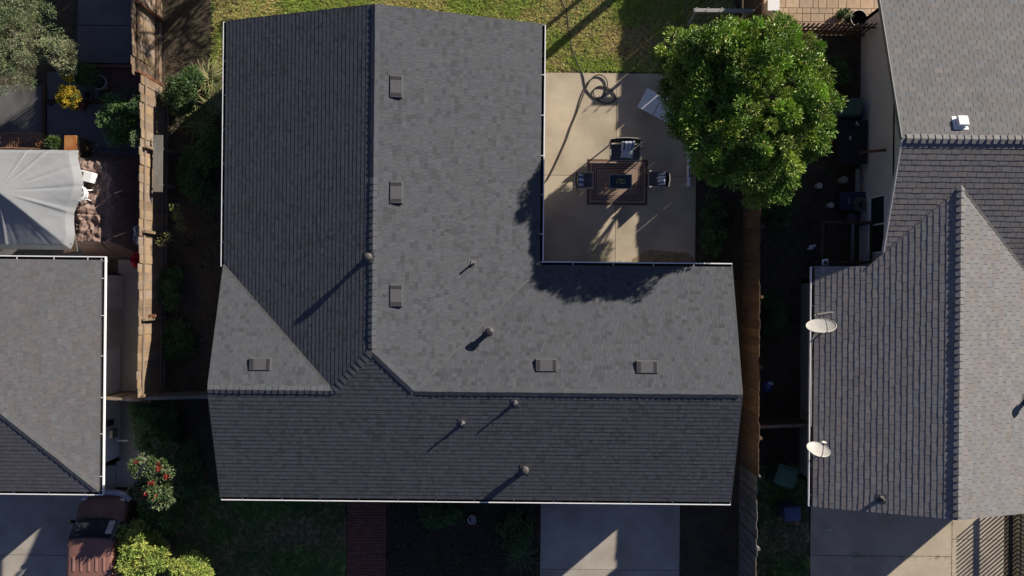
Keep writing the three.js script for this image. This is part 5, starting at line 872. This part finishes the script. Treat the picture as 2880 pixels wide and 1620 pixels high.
function tub(name, label, cat, u, v, h, w, d, turn, mat, lidOpen) { // wheeled bin with lid
  const [x, z] = at(u, v, h), o = thing(name, label, cat, [x, 0.005, z], turn);
  const b = new THREE.CylinderGeometry(0.7071, 0.60, h, 4, 1).rotateY(Math.PI / 4); b.scale(w, 1, d); mesh('bin_body', put(b, 0, h / 2, 0), mat, o);
  mesh('lid', [rb(w * 1.06, 0.05, d * 1.06, 0.02, 0, h + 0.028, 0), rb(w * 0.8, 0.03, d * 0.8, 0.012, 0, h + 0.06, 0)], mat, o); mesh('handle', rod(V(-w * 0.4, h - 0.02, d * 0.58), V(w * 0.4, h - 0.02, d * 0.58), 0.018), mat, o);
  for (const k of [-1, 1]) mesh('wheel', cy(0.11, 0.11, 0.05, k * w * 0.42, 0.11, d * 0.46, 16, 0, 0, Math.PI / 2), M.rubber, o);
}
tub('wheeled_bin', 'green wheeled bin on the grass by the grey fence', 'bin', 2210, 1338, 1.0, 0.68, 0.66, -0.32, M.binGreen);
tub('wheeled_bin', 'blue wheeled bin on the grass near the right driveway', 'bin', 2228, 1444, 0.95, 0.54, 0.46, 0.05, M.binBlue);
function bucketLid(label, u, v, r, mat) { const [x, z] = at(u, v, 0.35), o = thing('bucket', label, 'bucket', [x, 0.005, z]); mesh('bucket_wall', lathe([[r * 0.82, 0], [r * 0.96, 0.33], [r * 1.04, 0.33], [r * 1.04, 0.3]], 22), M.whiteDirty, o); mesh('lid', [cy(r * 1.04, r * 1.06, 0.025, 0, 0.345, 0, 24), put(new THREE.TorusGeometry(r * 0.85, 0.008, 5, 22).rotateX(Math.PI / 2), 0, 0.36, 0)], mat, o); }
bucketLid('white lidded bucket under the leafy tree edge, right yard', 2305, 522, 0.10, M.whiteDirty);
bucketLid('grey lidded bucket nearest the right house wall', 2375, 505, 0.125, M.potGrey);
bucketLid('pale lidded bucket beside the dark storage box', 2338, 577, 0.10, M.whiteDirty);
{ const a = P3(2400, 565, 0.6), o = thing('storage_box', 'dark navy storage box in the right yard', 'box', [a.x, 0.005, a.z]); mesh('box_body', rb(0.85, 0.5, 0.62, 0.03, 0, 0.26, 0), M.navy, o); mesh('lid', rb(0.9, 0.06, 0.66, 0.02, 0, 0.54, 0), M.navy, o); mesh('latch', rb(0.02, 0.012, 0.26, 0.004, -0.14, 0.575, 0), M.whiteDirty, o); }
{ const a = P3(2424, 574, 0.75), pts = []; for (let k = 0; k < 60; k++) { const t = k / 59, an = t * 6.28 * 5, r = 0.17 + 0.06 * Math.sin(an * 0.37) + 0.02 * Math.sin(k); pts.push(V(a.x + Math.cos(an) * r, 0.62 + t * 0.06, a.z + Math.sin(an) * r)); } solo('coiled_hose', 'coil of tan hose on the navy storage box', 'hose', tube(pts, 0.014, 260, 5), std([0.22, 0.20, 0.12], 0.7)); }
{ const a = P3(2405, 565 + 45, 0.5), o = thing('bundle', 'pinkish bundle on the ground below the storage box', 'bundle', [a.x, 0.2, a.z]); const fz = fbmOf(33, 4, 3), g = new THREE.SphereGeometry(0.22, 20, 14), p = g.attributes.position; for (let i = 0; i < p.count; i++) { const k = 0.75 + 0.5 * fz(p.getX(i) * 2 + 5, p.getZ(i) * 2 + p.getY(i) + 5); p.setXYZ(i, p.getX(i) * k, p.getY(i) * k * 0.8, p.getZ(i) * k); } g.computeVertexNormals(); mesh('cloth', g, std([0.16, 0.12, 0.15], 0.9, { map: tCloth }), o); mesh('cord', put(new THREE.TorusGeometry(0.17, 0.012, 5, 18).rotateX(1.2), 0, 0.03, 0), M.whiteDirty, o); }
{ const a = P3(2405, 297, 1.0), f0 = fbmOf(19, 4, 4), o = solo('covered_grill', 'dark green cover draped over a barbecue by the right wall', 'cover', sheet(34, 30, (s, t) => { const e = Math.min(1, 4.5 * s, 4.5 * (1 - s), 4.5 * t, 4.5 * (1 - t)), n = f0(s, t); return [a.x - 0.62 + 1.1 * s + 0.1 * (n - 0.5), 0.02 + (1 - Math.pow(1 - e, 2)) * (0.92 + 0.25 * (n - 0.5)), a.z - 0.42 + 0.84 * t + 0.1 * (f0(t, s) - 0.5)]; }, [1, 1]), M.tarpGreen, true); }
{ const a = P3(2398, 400, 0.8), o = thing('work_table', 'dark cluttered table against the right house wall', 'table', [a.x, 0.005, a.z]); mesh('table_top', rb(1.05, 0.05, 1.55, 0.01, 0, 0.76, 0), M.blackMatte, o); for (const i of [-1, 1]) for (const j of [-1, 1]) mesh('leg', bx(0.06, 0.74, 0.06, i * 0.46, 0.37, j * 0.7), M.woodDark, o); mesh('shelf', bx(0.95, 0.03, 1.4, 0, 0.3, 0), M.woodDark, o); }
for (const [u, v, l] of [[2412, 348, 'small pale scrap on the dark table, upper one'], [2392, 388, 'small white scrap on the dark table, lower one']]) { const a = P3(u, v, 0.84), o = thing('scrap', l, 'scrap', [a.x, 0.795, a.z], R() * 3); mesh('crumple', sheet(8, 8, (s, t) => [(s - 0.5) * 0.14, 0.02 + 0.025 * Math.sin(s * 8 + t * 5), (t - 0.5) * 0.07], [1, 1]), std([0.55, 0.52, 0.48], 0.9, { side: THREE.DoubleSide }), o, true); mesh('wrapper', rb(0.05, 0.03, 0.03, 0.008, 0.07, 0.02, 0.03), M.whiteDirty, o); }
{ // long plank against the wall
  const a = P3(2412, 520, 0.4); const o = thing('leaning_plank', 'pale plank lying along the right house wall above the storage box', 'plank', [a.x, 0.005, a.z]); mesh('board', rb(0.17, 0.04, 1.15, 0.008, 0, 0.4, 0), M.potGrey, o); for (const z of [-0.4, 0.4]) mesh('block', bx(0.16, 0.37, 0.14, 0, 0.19, z), M.woodDark, o); }
{ // dark timber kennel frame
  const a = P3(2312, 625, 1.3), b = P3(2448, 738, 1.3), o = thing('timber_frame', 'dark timber pen frame beside the right house window', 'frame', [a.x, 0.005, a.z]), w = b.x - a.x, d = b.z - a.z;
  for (const [x, z] of [[0, 0], [w * 0.62, 0], [w, 0], [0, d], [w * 0.62, d], [w, d]]) mesh('post', bx(0.08, 1.3, 0.08, x, 0.65, z), M.woodDark, o);
  for (const z of [0, d]) mesh('rail', bx(w + 0.08, 0.07, 0.09, w / 2, 1.33, z), M.woodDark, o); for (const x of [0, w]) mesh('rail', bx(0.08, 0.06, d - 0.1, x, 1.33, d / 2), M.woodDark, o); mesh('rail', bx(0.1, 0.06, d - 0.1, w * 0.62, 1.335, d / 2), M.woodGrey[0], o); mesh('rail', bx(0.06, 0.05, d - 0.1, w * 0.3, 0.6, d / 2), M.woodDark, o);
}
{ const a = P3(2285, 695, 0.4), o = thing('garden_ornament', 'small white garden ornament left of the dark timber frame', 'ornament', [a.x, 0.005, a.z]); mesh('figure', [put(new THREE.SphereGeometry(0.09, 14, 10), 0, 0.28, 0), put(new THREE.SphereGeometry(0.055, 12, 8), 0.09, 0.36, -0.06), put(new THREE.ConeGeometry(0.05, 0.16, 10), -0.1, 0.27, 0.05, 0, 0, 1.3)], M.white, o); mesh('stake', rod(V(0, 0, 0), V(0, 0.24, 0), 0.012), M.steelDull, o); }
{ const a = P3(2160, 1090, 0.15), o = thing('litter_bag', 'blue and white bag on the dark ground beside the brown fence', 'bag', [a.x, 0.005, a.z]); const f0 = fbmOf(35, 4, 4); mesh('bag_skin', sheet(14, 14, (s, t) => { const e = Math.min(1, 4 * s, 4 * (1 - s), 4 * t, 4 * (1 - t)); return [(s - 0.5) * 0.3, 0.02 + e * (0.12 + 0.2 * f0(s, t)), (t - 0.5) * 0.36]; }, [1, 1]), std([0.10, 0.14, 0.36], 0.5, { side: THREE.DoubleSide }), o, true); mesh('paper', sheet(8, 8, (s, t) => [(s - 0.5) * 0.2 + 0.06, 0.2 + 0.05 * Math.sin(s * 6 + t * 3), (t - 0.5) * 0.12 - 0.16], [1, 1]), std([0.6, 0.6, 0.6], 0.8, { side: THREE.DoubleSide }), o, true); }
{ const a = P3(2333, 1489, 0.05), o = solo('paper_scrap', 'crumpled white paper on the right driveway', 'paper', sheet(8, 8, (s, t) => [a.x + (s - 0.5) * 0.13, 0.06 + 0.025 * Math.sin(s * 9 + t * 6) + 0.02 * Math.cos(t * 8), a.z + (t - 0.5) * 0.09], [1, 1]), std([0.7, 0.72, 0.75], 0.9, { side: THREE.DoubleSide }), true); }
// paved yard
{ const a = P3(2415, 52, 0.4), o = thing('ring_planter', 'round dark ring planter with pale rim on the paved yard', 'planter', [a.x, 0.045, a.z]); mesh('ring_wall', lathe([[0.26, 0], [0.28, 0.36], [0.305, 0.37], [0.305, 0.34], [0.285, 0.05]], 36), M.blackMatte, o); mesh('rim', put(new THREE.TorusGeometry(0.292, 0.014, 7, 40).rotateX(Math.PI / 2), 0, 0.372, 0), M.whiteDirty, o); mesh('earth', cy(0.25, 0.25, 0.03, 0, 0.12, 0, 26), M.bed, o); }
{ const a = P3(2402, 72, 0.4), o = thing('white_stones', 'row of small white stones beside the ring planter', 'stones', [a.x, 0.04, a.z]); for (let k = 0; k < 4; k++) { const g = new THREE.IcosahedronGeometry(0.06, 1); g.scale(1.1, 0.8, 0.8); mesh('stone', put(g, -0.14 + k * 0.1, 0.05, rnd(-0.02, 0.02), k), M.white, o); } }
{ const a = P3(2180, 8, 0.8), o = thing('white_crate', 'white crate at the top edge behind the leafy tree', 'crate', [a.x, 0.04, a.z]); mesh('side', bx(0.34, 0.5, 0.03, 0, 0.3, 0.19), M.white, o); mesh('side', bx(0.34, 0.5, 0.03, 0, 0.3, -0.19), M.white, o); mesh('side', bx(0.03, 0.5, 0.35, 0.185, 0.3, 0), M.white, o); mesh('side', bx(0.03, 0.5, 0.35, -0.185, 0.3, 0), M.white, o); mesh('lid', rb(0.42, 0.03, 0.44, 0.008, 0, 0.57, 0), M.white, o); }
// scattered leaves and pale litter on the dark yards: loose bits nobody could count
{
  const s = new Soup(), r = rngOf(97), add = (x0, x1, z0, z1, n, cols) => { for (let k = 0; k < n; k++) { const p = V(x0 + (x1 - x0) * r(), 0.014 + 0.01 * r(), z0 + (z1 - z0) * r()); leaf(s, p, V(r() - 0.5, 0.1, r() - 0.5), V(0, 1, 0).add(ICOS(r).multiplyScalar(0.4)).normalize(), 0.05 + 0.05 * r(), 0.03 + 0.02 * r(), vary(cols[Math.floor(r() * cols.length)], r)); } };
  const dead = [[0.16, 0.11, 0.06], [0.22, 0.16, 0.09], [0.10, 0.07, 0.045]]; add(-12.6, -9.2, -8.6, 3.7, 500, dead); add(8.5, 12.5, -9, 4.5, 700, dead); add(6.7, 8.2, -8, 6, 300, dead); add(-4.4, 1.0, 6.3, 10.5, 260, dead); add(6.25, 8.2, 6.5, 10.5, 200, dead); add(-14.1, -13, -0.5, 3.8, 40, dead);
  const m = raw('fallen_leaves', s.geo(), M.leafDull, scene); m.userData = { kind: 'stuff', label: 'dead leaves scattered over the bare side yards', category: 'leaves' };
}

scene.traverse((o) => { if (o.isMesh) { o.castShadow = true; o.receiveShadow = true; } });
renderer.render(scene, camera);
